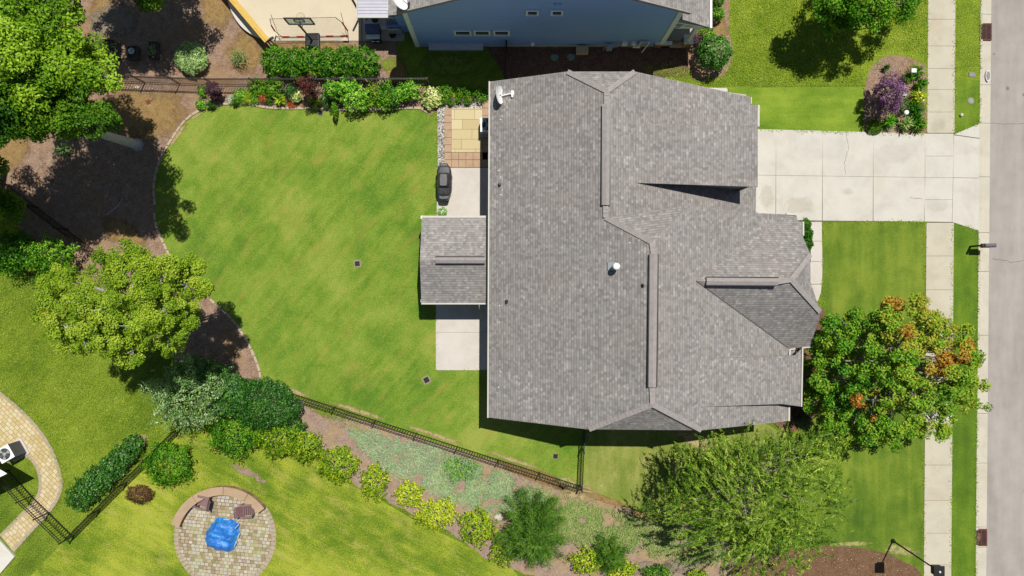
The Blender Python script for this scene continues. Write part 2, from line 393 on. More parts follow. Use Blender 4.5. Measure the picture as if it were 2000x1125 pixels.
M['mulch'] = litter('mulch', [al(106, 82, 68), al(162, 132, 112), al(190, 160, 136), al(200, 176, 152)], 30, .32, patchcol=al(184, 146, 100), pscale=.35, chips=.008)
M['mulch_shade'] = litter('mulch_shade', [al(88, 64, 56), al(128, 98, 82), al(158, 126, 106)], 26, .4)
M['mulch_red'] = litter('mulch_red', [al(104, 76, 54), al(138, 106, 80), al(162, 130, 102)], 30, .4, chips=.006)
M['mulch_pink'] = litter('mulch_pink', [al(152, 126, 112), al(186, 158, 140), al(208, 186, 166)], 28, .35, patchcol=al(200, 172, 110), pscale=.8)
M['soil'] = litter('soil', [al(120, 108, 90), al(160, 146, 124), al(190, 178, 156)], 30, .5, fade=True)
M['straw'] = litter('straw', [al(140, 108, 68), al(176, 144, 92), al(200, 172, 122)], 34, .35, fade=True)
M['straw_tan'] = litter('straw_tan', [al(186, 160, 104), al(208, 186, 130), al(222, 206, 160)], 30, .4, fade=True, thr=.5)
M['dry_grass'] = litter('dry_grass', [al(170, 166, 92), al(196, 190, 120), al(216, 204, 150)], 40, .35, fade=True, thr=.6)
M['pink_fade'] = litter('pink_fade', [al(152, 126, 112), al(186, 158, 140), al(208, 186, 166)], 28, .4, fade=True, thr=.75)
M['lush'] = litter('lush', [al(86, 132, 24), al(112, 156, 36), al(138, 174, 54)], 40, .3, fade=True, thr=.75)
M['grass_tuft'] = litter('grass_tuft', [al(98, 132, 34), al(140, 160, 58), al(176, 178, 90)], 34, .45, fade=True, thr=.6)
M['gravel'] = litter('gravel', [al(120, 112, 104), al(190, 184, 174), al(222, 216, 206), al(244, 240, 232)], 17, .8)
def concrete(name, c, stain=.35, sc_=.8, c2=None):
    m, nt, bs = newmat(name); t = NT(nt); p = t.pos()
    f = t.math('ADD', t.math('MULTIPLY', t.noise(p, sc_, 5, .65, .3), .7), t.math('MULTIPLY', t.noise(p, 30, 3, .7), .3))
    lo = tuple(x * .86 for x in c); hi = tuple(min(.9, x * 1.06) for x in c)
    cc = t.ramp(f, [(.34, lo), (.52, c), (.7, hi)])
    s = t.ramp(t.noise(t.pos(loc=(5, 8, 0)), .45, 7, .75, .8), [(.5, 0.0), (.7, 1.0)])
    sp_ = t.ramp(t.noise(t.pos(loc=(1, 3, 0)), 5, 4, .8), [(.62, 0.0), (.72, 1.0)]); cc = t.mix(t.math('MULTIPLY', sp_, .3), cc, tuple(x * .62 for x in c))
    cc = t.mix(t.math('MULTIPLY', s, stain), cc, c2 or tuple(x * y for x, y in zip(c, (.82, .74, .62))))
    t.lk(cc, bs.inputs['Base Color']); bs.inputs['Roughness'].default_value = .85; bs.inputs['Specular IOR Level'].default_value = .25
    b = t.n('Bump'); b.inputs['Strength'].default_value = .3; b.inputs['Distance'].default_value = .01
    t.lk(t.noise(p, 45, 3), b.inputs['Height']); t.lk(b.outputs[0], bs.inputs['Normal'])
    return m
M['conc'] = concrete('concrete_drive', al(221, 216, 204)); M['conc_walk'] = concrete('concrete_walk', al(212, 204, 182), .5)
M['conc_patio'] = concrete('concrete_patio', al(222, 214, 204), .3); M['conc_kerb'] = concrete('concrete_kerb', al(216, 209, 190), .6, .6)
M['conc_court'] = concrete('concrete_court', al(226, 212, 184), .25, .4); M['conc_pale'] = concrete('concrete_pale', al(232, 228, 216), .3)
M['edging'] = concrete('edging_stone', al(206, 184, 160), .6, 3)
M['joint'] = simple('joint_dirt', al(120, 105, 90), .95, .2)
# asphalt with small dark repair spots
m, nt_, bs = newmat('asphalt'); t = NT(nt_); p = t.pos()
f = t.math('ADD', t.math('MULTIPLY', t.noise(t.pos(sc_=(1, .15, 1)), .9, 4, .6), .5), t.math('ADD', t.math('MULTIPLY', t.noise(p, 1.1, 4), .25), t.math('MULTIPLY', t.noise(p, 60, 3, .8), .25)))
c = t.ramp(f, [(.35, al(156, 148, 140)), (.5, al(176, 168, 160)), (.66, al(192, 184, 176))])
vo = t.n('TexVoronoi'); t.lk(t.pos(sc_=(1, .8, 1), loc=(2, 0, 0)), vo.inputs['Vector']); vo.inputs['Scale'].default_value = .7
sp = t.ramp(t.math('ADD', vo.outputs['Distance'], t.math('MULTIPLY', t.noise(p, 9, 2), .05)), [(.07, 1.0), (.11, 0.0)])
c = t.mix(t.math('MULTIPLY', sp, .6), c, al(90, 86, 90)); t.lk(c, bs.inputs['Base Color']); bs.inputs['Roughness'].default_value = .9
b = t.n('Bump'); b.inputs['Strength'].default_value = .5; b.inputs['Distance'].default_value = .01; t.lk(t.noise(p, 80, 2), b.inputs['Height']); t.lk(b.outputs[0], bs.inputs['Normal'])
M['asphalt'] = m
def shingle(name, gain=.975, tab=.15):
    m, nt, bs = newmat(name); t = NT(nt)
    uv = t.n('UVMap'); s = t.n('SeparateXYZ'); t.lk(uv.outputs[0], s.inputs[0]); U, V = s.outputs[0], s.outputs[1]
    r1, fv, fu, _ = t.cells(U, V, tab, .143); r2, _, _, _ = t.cells(U, V, .33, .143)
    f = t.math('ADD', t.math('MULTIPLY', r1, .84), t.math('MULTIPLY', r2, .16))
    p = t.pos(); f = t.math('ADD', f, t.math('MULTIPLY', t.math('SUBTRACT', t.noise(p, .35, 4, .6), .5), .50))
    g = lambda *a: tuple(x * gain for x in al(*a))
    c = t.ramp(f, [(.05, g(142, 137, 134)), (.42, g(159, 154, 150)), (.72, g(168, 163, 158)), (.88, g(175, 170, 166)), (.98, g(192, 186, 179))])
    us = t.n('Mapping'); t.lk(uv.outputs[0], us.inputs[0]); us.inputs['Scale'].default_value = (1.3, .16, 1)
    f = t.math('ADD', t.math('MULTIPLY', t.math('SUBTRACT', t.noise(us.outputs[0], 1.0, 4, .6), .5), .35), f); t.lk(f, c.node.inputs[0])
    warm = t.ramp(t.noise(p, .5, 3), [(.5, 0.0), (.75, 1.0)]); c = t.mix(t.math('MULTIPLY', warm, .22), c, g(168, 148, 138))
    ln = t.math('LESS_THAN', fv, .18); c = t.mix(t.math('MULTIPLY', ln, .42), c, g(100, 97, 98))  # course lines: shadow of the shingle butt edges put into the colour
    ln2 = t.math('LESS_THAN', fu, .07); c = t.mix(t.math('MULTIPLY', ln2, .15), c, g(88, 84, 84))
    c = t.mix(t.math('MULTIPLY', t.math('SUBTRACT', t.noise(p, 70, 2, .8), .5), .5), c, g(190, 185, 180))
    t.lk(c, bs.inputs['Base Color']); bs.inputs['Roughness'].default_value = .9; bs.inputs['Specular IOR Level'].default_value = .15
    b = t.n('Bump'); b.inputs['Strength'].default_value = .6; b.inputs['Distance'].default_value = .009
    t.lk(t.math('ADD', t.math('SUBTRACT', 1.0, fv), t.math('MULTIPLY', t.noise(p, 60, 2), .25)), b.inputs['Height']); t.lk(b.outputs[0], bs.inputs['Normal'])
    return m
M['shingle'] = shingle('shingle_grey'); M['shingle_cap'] = simple('shingle_cap', al(168, 160, 156), .9, .12, 5, bump=.3)
M['shingle_brown'] = shingle('shingle_taupe', 1.06)
def paver(name, cols, wd, ht, rot=0, gap=.06, jc=(.2, .17, .1), moss=0.0, uv=False):
    m, nt, bs = newmat(name); t = NT(nt); s = t.n('SeparateXYZ'); t.lk(t.pos(rot=rot), s.inputs[0])
    r1, fv, fu, _ = t.cells(s.outputs[0], s.outputs[1], wd, ht)
    p = t.pos(); f = t.math('ADD', t.math('MULTIPLY', r1, .8), t.math('MULTIPLY', t.noise(p, 8, 3), .25))
    k = len(cols); c = t.ramp(f, [(.08 + .9 * i / (k - 1), cols[i]) for i in range(k)])
    g = t.math('MAXIMUM', t.math('LESS_THAN', fv, gap), t.math('LESS_THAN', fu, gap * ht / wd)); jcol = jc
    if moss: jcol = t.mix(t.ramp(t.noise(p, .9, 4, .7), [(.42, 0.0), (.58, 1.0)]), jc, al(140, 170, 60))
    c = t.mix(g, c, jcol); t.lk(c, bs.inputs['Base Color']); bs.inputs['Roughness'].default_value = .85
    b = t.n('Bump'); b.inputs['Strength'].default_value = .5; b.inputs['Distance'].default_value = .01; t.lk(t.math('SUBTRACT', 1.0, g), b.inputs['Height']); t.lk(b.outputs[0], bs.inputs['Normal'])
    return m
M['pv_yellow'] = paver('paver_yellow', [al(206, 186, 136), al(218, 200, 152), al(228, 212, 170)], 1.2, .58, 0, .035, al(150, 125, 80))
M['pv_round'] = paver('paver_round', [al(150, 132, 104), al(182, 160, 128), al(200, 182, 156), al(196, 186, 178), al(222, 206, 176)], .24, .2, .1, .14, al(104, 92, 70), moss=1)
M['pv_path'] = paver('paver_path', [al(206, 182, 126), al(220, 200, 150), al(228, 214, 176)], .3, .22, R(45), .1, al(150, 130, 90))
M['tile_pink'] = concrete('tile_pink', al(200, 168, 138), .5, 2, al(176, 140, 110)); M['white'] = simple('white_metal', (.82, .82, .80), .4, .03)
M['offwhite'] = simple('offwhite_trim', al(214, 212, 200), .6, .05); M['black'] = simple('black_metal', (.012, .012, .014), .4, .1)
M['iron'] = simple('fence_black', (.018, .016, .015), .45, .1); M['galv'] = simple('grey_metal', (.45, .46, .47), .45, .08, metal=.4)
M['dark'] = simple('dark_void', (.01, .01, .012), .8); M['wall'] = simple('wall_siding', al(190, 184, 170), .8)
M['brown_cover'] = simple('chair_plastic', al(142, 112, 112), .6, .08)
L_ = {}
L_['oak'] = leafmat('leaf_oak', [al(34, 74, 10, .6), al(62, 112, 16, .64), al(106, 150, 26, .68), al(160, 190, 50, .72)])
L_['oak_bright'] = leafmat('leaf_oak_bright', [al(56, 104, 16, .62), al(106, 154, 26, .68), al(158, 196, 44, .72), al(196, 222, 84, .75)])
L_['yellow'] = leafmat('leaf_yellowgreen', [al(76, 118, 18, .66), al(122, 160, 32, .7), al(164, 190, 50, .76), al(198, 210, 84, .78)])
L_['maple'] = leafmat('leaf_maple', [al(32, 96, 14, .62), al(84, 152, 30, .68), al(146, 184, 48, .72), al(192, 180, 62, .72), al(196, 136, 52, .72), al(160, 78, 34, .7)])
L_['willow'] = leafmat('leaf_willow', [al(42, 72, 12, .66), al(86, 126, 28, .72), al(132, 164, 44, .78), al(190, 204, 92, .84)])
L_['pine'] = leafmat('leaf_pine', [al(30, 66, 16, .66), al(72, 120, 30, .7), al(114, 158, 46, .72), al(136, 166, 76, .7)])
L_['green'] = leafmat('leaf_green', [al(26, 78, 10, .62), al(54, 120, 16, .68), al(102, 160, 28, .74), al(160, 198, 54, .78)])
L_['dark'] = leafmat('leaf_dark', [al(22, 62, 14, .64), al(42, 100, 24, .66), al(76, 136, 40, .7), al(128, 176, 80, .72)], spec=.4, rough=.4)
L_['lime'] = leafmat('leaf_lime', [al(66, 112, 14, .66), al(116, 156, 24, .72), al(172, 194, 38, .76), al(212, 216, 64, .8)])
L_['bright'] = leafmat('leaf_bright', [al(48, 114, 18, .68), al(90, 160, 32, .74), al(140, 200, 54, .8), al(190, 224, 98, .84)])
L_['silver'] = leafmat('leaf_silver', [al(54, 104, 40, .66), al(104, 150, 74, .72), al(164, 192, 122, .76), al(216, 226, 180, .8)])
L_['spruce'] = leafmat('leaf_spruce', [al(96, 132, 66, .74), al(142, 180, 100, .8), al(178, 208, 128, .86), al(204, 224, 160, .9)])
L_['blue'] = leafmat('leaf_juniper', [al(98, 136, 92, .78), al(134, 172, 126, .82), al(158, 190, 142, .84), al(186, 200, 146, .86)])
L_['cover'] = leafmat('leaf_groundcover', [al(98, 134, 58, .78), al(134, 164, 82, .8), al(158, 182, 104, .82), al(200, 184, 124, .85)])
L_['burgundy'] = leafmat('leaf_burgundy', [al(44, 18, 20, .66), al(76, 34, 34, .7), al(112, 58, 52, .72), al(150, 96, 84, .72)])
L_['purple'] = leafmat('leaf_purple', [al(56, 34, 50, .66), al(92, 58, 76, .7), al(128, 90, 108, .74)])
L_['myrtle'] = leafmat('petal_purple', [al(54, 80, 30, .66), al(96, 84, 60, .7), al(134, 78, 134, .72), al(160, 98, 166, .76), al(188, 140, 196, .8)], trans=.2)
L_['brown'] = leafmat('leaf_brown', [al(70, 44, 34, .66), al(110, 76, 54, .7), al(140, 108, 70, .74)])
L_['red'] = leafmat('petal_red', [al(120, 20, 18, .66), al(200, 36, 26, .75), al(220, 60, 40, .8)])
L_['orange'] = leafmat('petal_orange', [al(180, 70, 30, .7), al(206, 96, 50, .75), al(220, 130, 80, .8)])
L_['varieg'] = leafmat('leaf_variegated', [al(70, 120, 40, .68), al(140, 176, 80, .75), al(210, 214, 120, .8), al(238, 236, 180, .85)])
L_['white'] = leafmat('leaf_white', [al(110, 140, 90, .7), al(180, 190, 160, .78), al(230, 230, 215, .85)])
# ------------------------------------------------------------------ setting: ground, lawns, beds, paving, road
sheet('ground', [(-220, -220), (220, -220), (220, 220), (-220, 220)], -.16, M['lawn_base'])
kx = lambda py: 1915 - 10 * py / 1125.0         # back of the kerb
def ext(f, y0=-1500, y1=2600, n=24): return [(f(y0 + (y1 - y0) * i / n), y0 + (y1 - y0) * i / n) for i in range(n + 1)]
sheet('lawn', W([(-2500, -1500)]) + W(ext(kx)) + W([(-2500, 2600)]), 0.0, M['lawn_west'], .2)
# kerb and gutter: cast sections, sloped pan; road lower
def kerb():
    m = MB(); cuts = [-1500, -700, -240, 27, 78, 165, 240, 345, 454, 530, 655, 808, 905, 1030, 1070, 1200, 1700, 2600]
    for a, b in zip(cuts[:-1], cuts[1:]):
        for (y0, y1) in ((a + .35, b - .35),):
            A, B = W([(kx(y0), y0)])[0], W([(kx(y1), y1)])[0]; wd = .69
            pr = [(0, -.12), (0, .022), (.13, .018), (.2, -.05), (wd, -.075), (wd, -.12)]
            vs = [(A[0] + q, A[1], z) for q, z in pr] + [(B[0] + q, B[1], z) for q, z in pr]; n = len(pr)
            m.add(vs, [(i, n + i, n + (i + 1) % n, (i + 1) % n) for i in range(n)] + [tuple(range(n)), tuple(range(2 * n - 1, n - 1, -1))])
    m.obj('kerb', M['conc_kerb'], kind='structure')
kerb()
sheet('road', W([(x + 23, y) for x, y in ext(kx)]) + W([(2240, 2600), (2240, -1500)]), -.08, M['asphalt'], .04)
sw = lambda py: 1812 - 8.5 * py / 1125.0
# front lawns
sheet('front_lawn', W([(1607, 434), (1805, 434), (sw(1125), 1125), (sw(1300), 1300), (1500, 1300), (1180, 1000), (1560, 860), (1607, 560)]), .004, M['lawn_front'])
sheet('garage_lawn', W([(1200, 176), (1380, 172), (1811, 168), (1811, 262), (1430, 258), (1200, 258)]), .004, M['lawn_garage'])
sheet('neighbour_lawn', W([(1262, 40), (1262, 176), (1380, 169), (1500, 168), (1812, 166), (sw(-600), -600), (1262, -600)]), .006, M['lawn_neighbour'])
sheet('verge', W([(sw(-600) + 54, -600), (kx(-600), -600), (kx(239), 239), (sw(262) + 54, 262)]), .004, M['lawn_neighbour'])
sheet('verge', W([(sw(156) + 54, 156), (kx(156), 156), (kx(240), 240), (sw(262) + 54, 262)]), .009, M['lawn_verge'])
sheet('verge', W([(sw(434) + 54, 434), (kx(452), 452), (kx(1300), 1300), (sw(1300) + 54, 1300)]), .004, M['lawn_verge'])
# back lawn
bl_edge = smooth_line([(303, 400), (301, 360), (312, 315), (336, 272), (362, 236), (392, 215), (424, 207), (440, 203), (480, 203), (520, 210), (560, 212), (620, 212), (700, 216), (780, 212), (824, 212), (842, 228)])
left_edge = smooth_line([(510, 742), (504, 712), (482, 665), (452, 622), (402, 576), (345, 520), (318, 470), (303, 432), (303, 400)])
bl = bl_edge + [(853, 228), (853, 300), (960, 330), (1100, 500), (1144, 700), (1144, 952), (1130, 950), (1000, 905), (850, 858), (700, 812), (580, 772), (540, 755)] + left_edge[:-1]
sheet('back_lawn', W(bl), .008, M['lawn_back'])
sheet('side_lawn', rough(W([(1143, 800), (1440, 800), (1560, 860), (1480, 1000), (1330, 1010), (1262, 1003), (1200, 985), (1142, 965)]), .12, 3), .012, M['lawn_side'])
sheet('south_lawn', W([(0, 1500), (-300, 1500), (130, 1052), (352, 842), (420, 800), (560, 850), (680, 940), (800, 1010), (900, 1060), (1000, 1110), (1300, 1500)]), .004, M['lawn_south'])
# mulch beds
bed = [(-900, -700), (420, -700), (740, -700), (740, 60), (777, 60), (777, 170), (846, 172), (853, 214)] + [(x, y) for x, y in reversed(bl_edge[:-1])] + [(x, y) for x, y in reversed(left_edge)] + [(502, 745), (470, 760), (360, 720), (250, 600), (150, 520), (40, 450), (-60, 380), (-900, 380)]
sheet('mulch_bed', W(bed), .006, M['mulch'])
sheet('mulch_bed', rough(W([(575, 776), (700, 818), (850, 864), (1000, 911), (1130, 956), (1200, 985), (1262, 1003), (1345, 1022), (1480, 1090), (1500, 1200), (1250, 1200), (1050, 1130), (950, 1090), (880, 1040), (800, 1000), (700, 950), (640, 905), (590, 860), (540, 800)]), .15, 9), .014, M['mulch_pink'])
sheet('mulch_bed', rough(W(smooth_line([(1400, 1200), (1430, 1110), (1500, 1084), (1590, 1068), (1660, 1068), (1720, 1078), (1770, 1098), (1800, 1125), (1800, 1200)])), .06, 13), .016, M['mulch_red'])
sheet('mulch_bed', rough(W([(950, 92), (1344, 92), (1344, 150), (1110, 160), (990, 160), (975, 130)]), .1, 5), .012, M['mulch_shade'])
sheet('mulch_bed', W(smooth_line([(1340, -300), (1430, -300), (1428, -50), (1424, 20), (1424, 60), (1431, 95), (1428, 125), (1412, 147), (1385, 158), (1355, 156), (1342, 120), (1340, 60)], True)), .014, M['mulch'])
sheet('mulch_bed', W(smooth_line([(1692, 262), (1688, 215), (1688, 180), (1700, 135), (1730, 110), (1765, 110), (1795, 122), (1809, 135), (1808, 200), (1807, 262), (1750, 264)], True)), .016, M['mulch'])
sheet('mulch_bed', rough(W([(1520, 620), (1608, 600), (1612, 700), (1600, 800), (1575, 835), (1530, 845), (1480, 800)]), .08, 2), .016, M['mulch_red'])
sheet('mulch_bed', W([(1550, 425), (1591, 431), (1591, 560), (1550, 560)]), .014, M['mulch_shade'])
sheet('mulch_bed', rough(W([(140, 992), (150, 965), (200, 915), (262, 850), (285, 848), (288, 866), (240, 930), (190, 975)]), .06, 8), .012, M['mulch_pink'])
# ragged patches
def blob(cx, cy, rx, ry, seed=0, n=28, rot=0):
    out = []
    for i in range(n):
        a = 2 * math.pi * i / n; k = 1 + .28 * mnoise.noise(Vector((math.cos(a) * 1.6, math.sin(a) * 1.6, seed * 3.1)))
        x, y = rx * k * math.cos(a), ry * k * math.sin(a); out.append((cx + x * math.cos(rot) - y * math.sin(rot), cy + x * math.sin(rot) + y * math.cos(rot)))
    return W(out)
for i, (cx, cy, rx, ry, mt, zz, rot) in enumerate([
    (285, 222, 130, 62, 'straw', .012, 0), (420, 10, 42, 66, 'straw', .012, -.2), (480, 105, 52, 52, 'straw', .014, .3), (200, 20, 34, 50, 'straw', .012, 0), (225, 40, 62, 48, 'soil', .016, 0),
    (240, 455, 60, 32, 'straw', .012, .4), (20, 290, 50, 50, 'straw', .012, 0), (175, 235, 40, 36, 'straw', .016, 0), (1130, 960, 60, 24, 'straw_tan', .018, .3), (620, 95, 110, 20, 'straw', .018, 0),
    (1050, 930, 110, 16, 'straw', .018, .32), (770, 140, 34, 40, 'straw', .013, 0), (1180, 975, 60, 9, 'straw', .021, .3), (1270, 1010, 70, 8, 'straw', .021, .25),
    (1405, 60, 22, 40, 'straw', .018, 0), (478, 920, 52, 14, 'pink_fade', .018, .45), (505, 935, 30, 9, 'pink_fade', .02, .5), (1360, 860, 60, 24, 'straw_tan', .018, .5), (1760, 1075, 60, 16, 'dry_grass', .018, .2), (1660, 1062, 70, 7, 'dry_grass', .019, 0),
    (560, 760, 60, 8, 'straw_tan', .022, .32), (700, 803, 80, 7, 'straw_tan', .022, .3), (850, 850, 80, 6, 'straw_tan', .022, .32), (1000, 897, 80, 6, 'straw_tan', .022, .32),
    (345, 265, 34, 9, 'straw_tan', .022, -.9), (385, 226, 30, 6, 'dry_grass', .024, -.5), (1108, 940, 30, 14, 'dry_grass', .022, .3), (640, 800, 70, 24, 'grass_tuft', .02, .3), (1335, 1100, 60, 22, 'soil', .022, -.2), (1260, 1110, 50, 20, 'soil', .022, 0),
    (1060, 985, 46, 10, 'pink_fade', .022, .4), 
    (750, 150, 12, 30, 'pink_fade', .018, 0), (620, 168, 60, 7, 'pink_fade', .018, 0)]):
    patch('ground_patch', blob(cx, cy, rx, ry, i, rot=rot), zz, M[mt])
for i, (cx, cy, rx, ry) in enumerate([(758, 125, 24, 22), (880, 130, 80, 40)]): patch('ground_patch', blob(cx, cy, rx, ry, i + 50), .02, M['grass_tuft'])
# slabs with open joints
def slabs(name, quads, z, mat, th=.09, gap=.012):
    m = MB()
    for q in quads:
        w4 = W(q); cx = sum(a[0] for a in w4) / len(w4); cy = sum(a[1] for a in w4) / len(w4)
        sz = max(.3, min(math.hypot(a[0] - cx, a[1] - cy) for a in w4)); s = 1 - gap / sz
        m.prism([(cx + (a[0] - cx) * s, cy + (a[1] - cy) * s) for a in w4], z - th, z)
    return m.obj(name, mat, kind='structure')
sheet('slab_joints', W([(1470, 254), (1806, 263), (1862, 263), (kx(241), 241), (kx(451), 451), (1860, 434), (1803, 433), (1605, 433), (1470, 433)]), .012, M['joint'])
xs = [1440, 1515, 1606, 1705, 1806]; top = lambda x: 252 + (x - 1480) * 9 / 328; midy = lambda x: 342 + (x - 1470) * 6 / 430; bot = lambda x: 431 + (x - 1590) * 2 / 215
q = []
for a, b in zip(xs[:-1], xs[1:]):
    q.append([(a, top(a)), (b + .6, top(b)), (b, midy(b)), (a, midy(a))]); q.append([(a, midy(a)), (b, midy(b)), (b - .6, bot(b)), (a, bot(a))])
q += [[(1806, 261), (1862, 261), (1862, 305), (1806, 305)], [(1806, 305), (1862, 305), (1861, 347), (1806, 347)], [(1806, 347), (1861, 347), (1860, 390), (1805, 390)], [(1805, 390), (1860, 390), (1859, 434), (1804, 433)],
      [(1862, 263), (kx(241), 241), (kx(270), 270)], [(1862, 264), (kx(271), 271), (kx(348), 348), (1861, 347)], [(1861, 347), (kx(348), 348), (kx(451), 451), (1859, 434)]]
slabs('driveway', q, .03, M['conc'])
ys = [-400, -330, -260, -200, -140, -84, -20, 38, 90, 134, 175, 219, 260]; q = [[(sw(a), a), (sw(a) + 54, a), (sw(b) + 54, b), (sw(b), b)] for a, b in zip(ys[:-1], ys[1:])]
ys = [435, 500, 566, 636, 704, 772, 840, 908, 977, 1041, 1103, 1170, 1240, 1300]; q += [[(sw(a), a), (sw(a) + 54, a), (sw(b) + 54, b), (sw(b), b)] for a, b in zip(ys[:-1], ys[1:])]
sheet('slab_joints', W([(sw(-400) + 1, -400), (sw(-400) + 53, -400), (sw(262) + 53, 262), (sw(262) + 1, 262)]), .012, M['joint'])
sheet('slab_joints', W([(sw(434) + 1, 434), (sw(434) + 53, 434), (sw(1300) + 53, 1300), (sw(1300) + 1, 1300)]), .012, M['joint'])
slabs('sidewalk', q, .03, M['conc_walk'])
slabs('front_walk', [[(1583, 433), (1605, 433), (1605, 471), (1583, 471)], [(1583, 471), (1605, 471), (1606, 511), (1583, 511)], [(1583, 511), (1606, 511), (1606, 535), (1605, 555), (1560, 555), (1560, 511)], [(1560, 555), (1605, 555), (1603, 572), (1598, 586), (1592, 594), (1560, 600)]], .03, M['conc_patio'])
slabs('side_pad', [[(1340, 172), (1421, 172), (1421, 192), (1340, 192)]], .05, M['conc_pale'])
slabs('back_patio', [[(853, 328), (990, 328), (990, 470), (853, 470)], [(852, 470), (990, 470), (990, 649), (851, 649)], [(851, 649), (990, 649), (990, 723), (851, 723)]], .04, M['conc_patio'])
# paver patio
sheet('slab_joints', W([(868, 190), (990, 190), (990, 327), (868, 327)]), .02, M['joint'])
q = [[(868, y), (882, y), (882, y + 14.4), (868, y + 14.4)] for y in np.arange(211, 297, 14.4)]
q += [[(x, 298), (x + 14, 298), (x + 14, 312), (x, 312)] for x in range(868, 990, 14)] + [[(x, 312), (x + 14, 312), (x + 14, 327), (x, 327)] for x in range(868, 990, 14)]
q += [[(942, y), (957, y), (957, y + 14.4), (942, y + 14.4)] for y in np.arange(197, 298, 14.4)] + [[(957, y), (972, y), (972, y + 14.4), (957, y + 14.4)] for y in np.arange(197, 298, 14.4)]
slabs('paver_border', q, .04, M['tile_pink'], gap=.018)
sheet('paver_patio', W([(882, 212), (942, 212), (942, 297.5), (882, 297.5)]), .042, M['pv_yellow'], .03)
sheet('gravel_strip', W([(854, 214), (868, 213), (868, 327), (855, 327)]), .03, M['gravel'])
sheet('gravel_strip', rough(W([(856, 214), (860, 206), (905, 209), (935, 198), (941, 205), (941, 212)]), .04, 4), .034, M['gravel'])
# stones of the gravel strips
m = MB()
for i in range(420):
    if i < 300: px, py = rg.uniform(855, 867), rg.uniform(214, 326)
    else: px = rg.uniform(860, 940); py = 209 - (px - 860) * .06 + rg.uniform(-4, 3)
    x, y, _ = P(px, py); r = rg.uniform(.022, .05); m.lathe((x, y, .03), [(r * .6, -.01), (r, .01), (r * .7, .03), (r * .1, .036)], 6, 1, rg.uniform(.6, 1))
m.obj('gravel', [M['gravel']], kind='stuff', label='pale river gravel strip between lawn and paver patio')
# bed edging: butted blocks following the lawn
def edging(line, blk=.42, wd=.13, hz=.07):
    pts = W(line); m = MB(); L = 0; 
    dense = []
    for a, b in zip(pts[:-1], pts[1:]):
        n = max(1, int(math.dist(a, b) / .05))
        dense += [((a[0] + (b[0] - a[0]) * i / n), (a[1] + (b[1] - a[1]) * i / n)) for i in range(n)]
    st = int(blk / .05); i = 0
    while i + st < len(dense):
        a, b = dense[i], dense[i + st - 1]; m.beam((a[0], a[1], hz / 2), (b[0], b[1], hz / 2), wd * rg.uniform(.9, 1.1), hz * rg.uniform(.85, 1.15)); i += st
    return m.obj('bed_edging', M['edging'], kind='structure')
edging(bl_edge); edging(left_edge)
# neighbour court with curved border
cb = smooth_line([(448, -20), (456, 18), (470, 44), (488, 62), (512, 76), (540, 80)])
sheet('court', W([(462, -400)] + cb[6:] + [(600, 80), (706, 80), (706, -400)]), .04, M['conc_court'], .12)
ob = smooth_line([(444, -30), (450, 10), (463, 40), (482, 62), (505, 75), (524, 80)]); ib = smooth_line([(452, -30), (459, 6), (474, 32), (494, 52), (515, 66), (536, 74)])
m = MB(); n = min(len(ob), len(ib)); 
for i in range(n - 1): m.prism(W([ob[i], ob[i + 1], ib[i + 1], ib[i]]), 0, .28)
m.obj('court_border', M['conc_pale'], kind='structure')
sheet('side_slab', W([(708, 20), (790, 20), (790, 80), (708, 80)]), .045, M['conc_walk'], .08)
# neighbour path bottom left
po = smooth_line([(-60, 720), (0, 765), (50, 808), (86, 850), (108, 890), (121, 935), (118, 965), (100, 996), (62, 1038), (27, 1077)])
pi_ = smooth_line([(-60, 900), (0, 905), (30, 897), (50, 892), (66, 905), (76, 930), (76, 958), (64, 980), (40, 1005), (0, 1045)])
def band(name, a, b, z, mat, kind='structure'):
    m = MB(); n = max(len(a), len(b)); A = [a[int(i * (len(a) - 1) / (n - 1))] for i in range(n)]; B = [b[int(i * (len(b) - 1) / (n - 1))] for i in range(n)]
    va = [(*P(*p)[:2], z) for p in A]; vb = [(*P(*p)[:2], z) for p in B]
    m.add(va + vb, [(i, i + 1, n + i + 1, n + i) for i in range(n - 1)]); o = m.obj(name, mat, kind=kind)
    if o.data.polygons[0].normal.z < 0: o.data.flip_normals()
    return o
band('garden_path', po, pi_, .03, M['pv_path'])
def offset(line, d):
    out = []
    for i, p in enumerate(line):
        a = line[max(0, i - 1)]; b = line[min(len(line) - 1, i + 1)]; l = math.hypot(b[0] - a[0], b[1] - a[1]) or 1
        out.append((p[0] - (b[1] - a[1]) / l * d, p[1] + (b[0] - a[0]) / l * d))
    return out
M['pv_edge'] = concrete('paver_edge', al(190, 172, 150), .4, 3)
band('path_border', offset(po, -1.5), offset(po, 5), .036, M['pv_edge']); band('path_border', offset(pi_, -5), offset(pi_, 1), .036, M['pv_edge'])
# round patio
cxr, cyr = 440, 1048; circ = lambda r, n=64, a0=0, a1=360: [(cxr + r * math.cos(R(a0 + (a1 - a0) * i / n)), cyr - r * math.sin(R(a0 + (a1 - a0) * i / n))) for i in range(n + 1)]
sheet('round_patio', W(circ(92)[:-1]), .03, M['pv_round'], .08)
m = MB(); N = 70
for i in range(N):
    a0, a1 = 360 / N * i + .35, 360 / N * (i + 1) - .35; m.prism(W(circ(91, 2, a0, a1) + circ(100, 2, a1, a0)), 0, .045)
m.obj('patio_ring', M['pv_edge'], kind='structure')
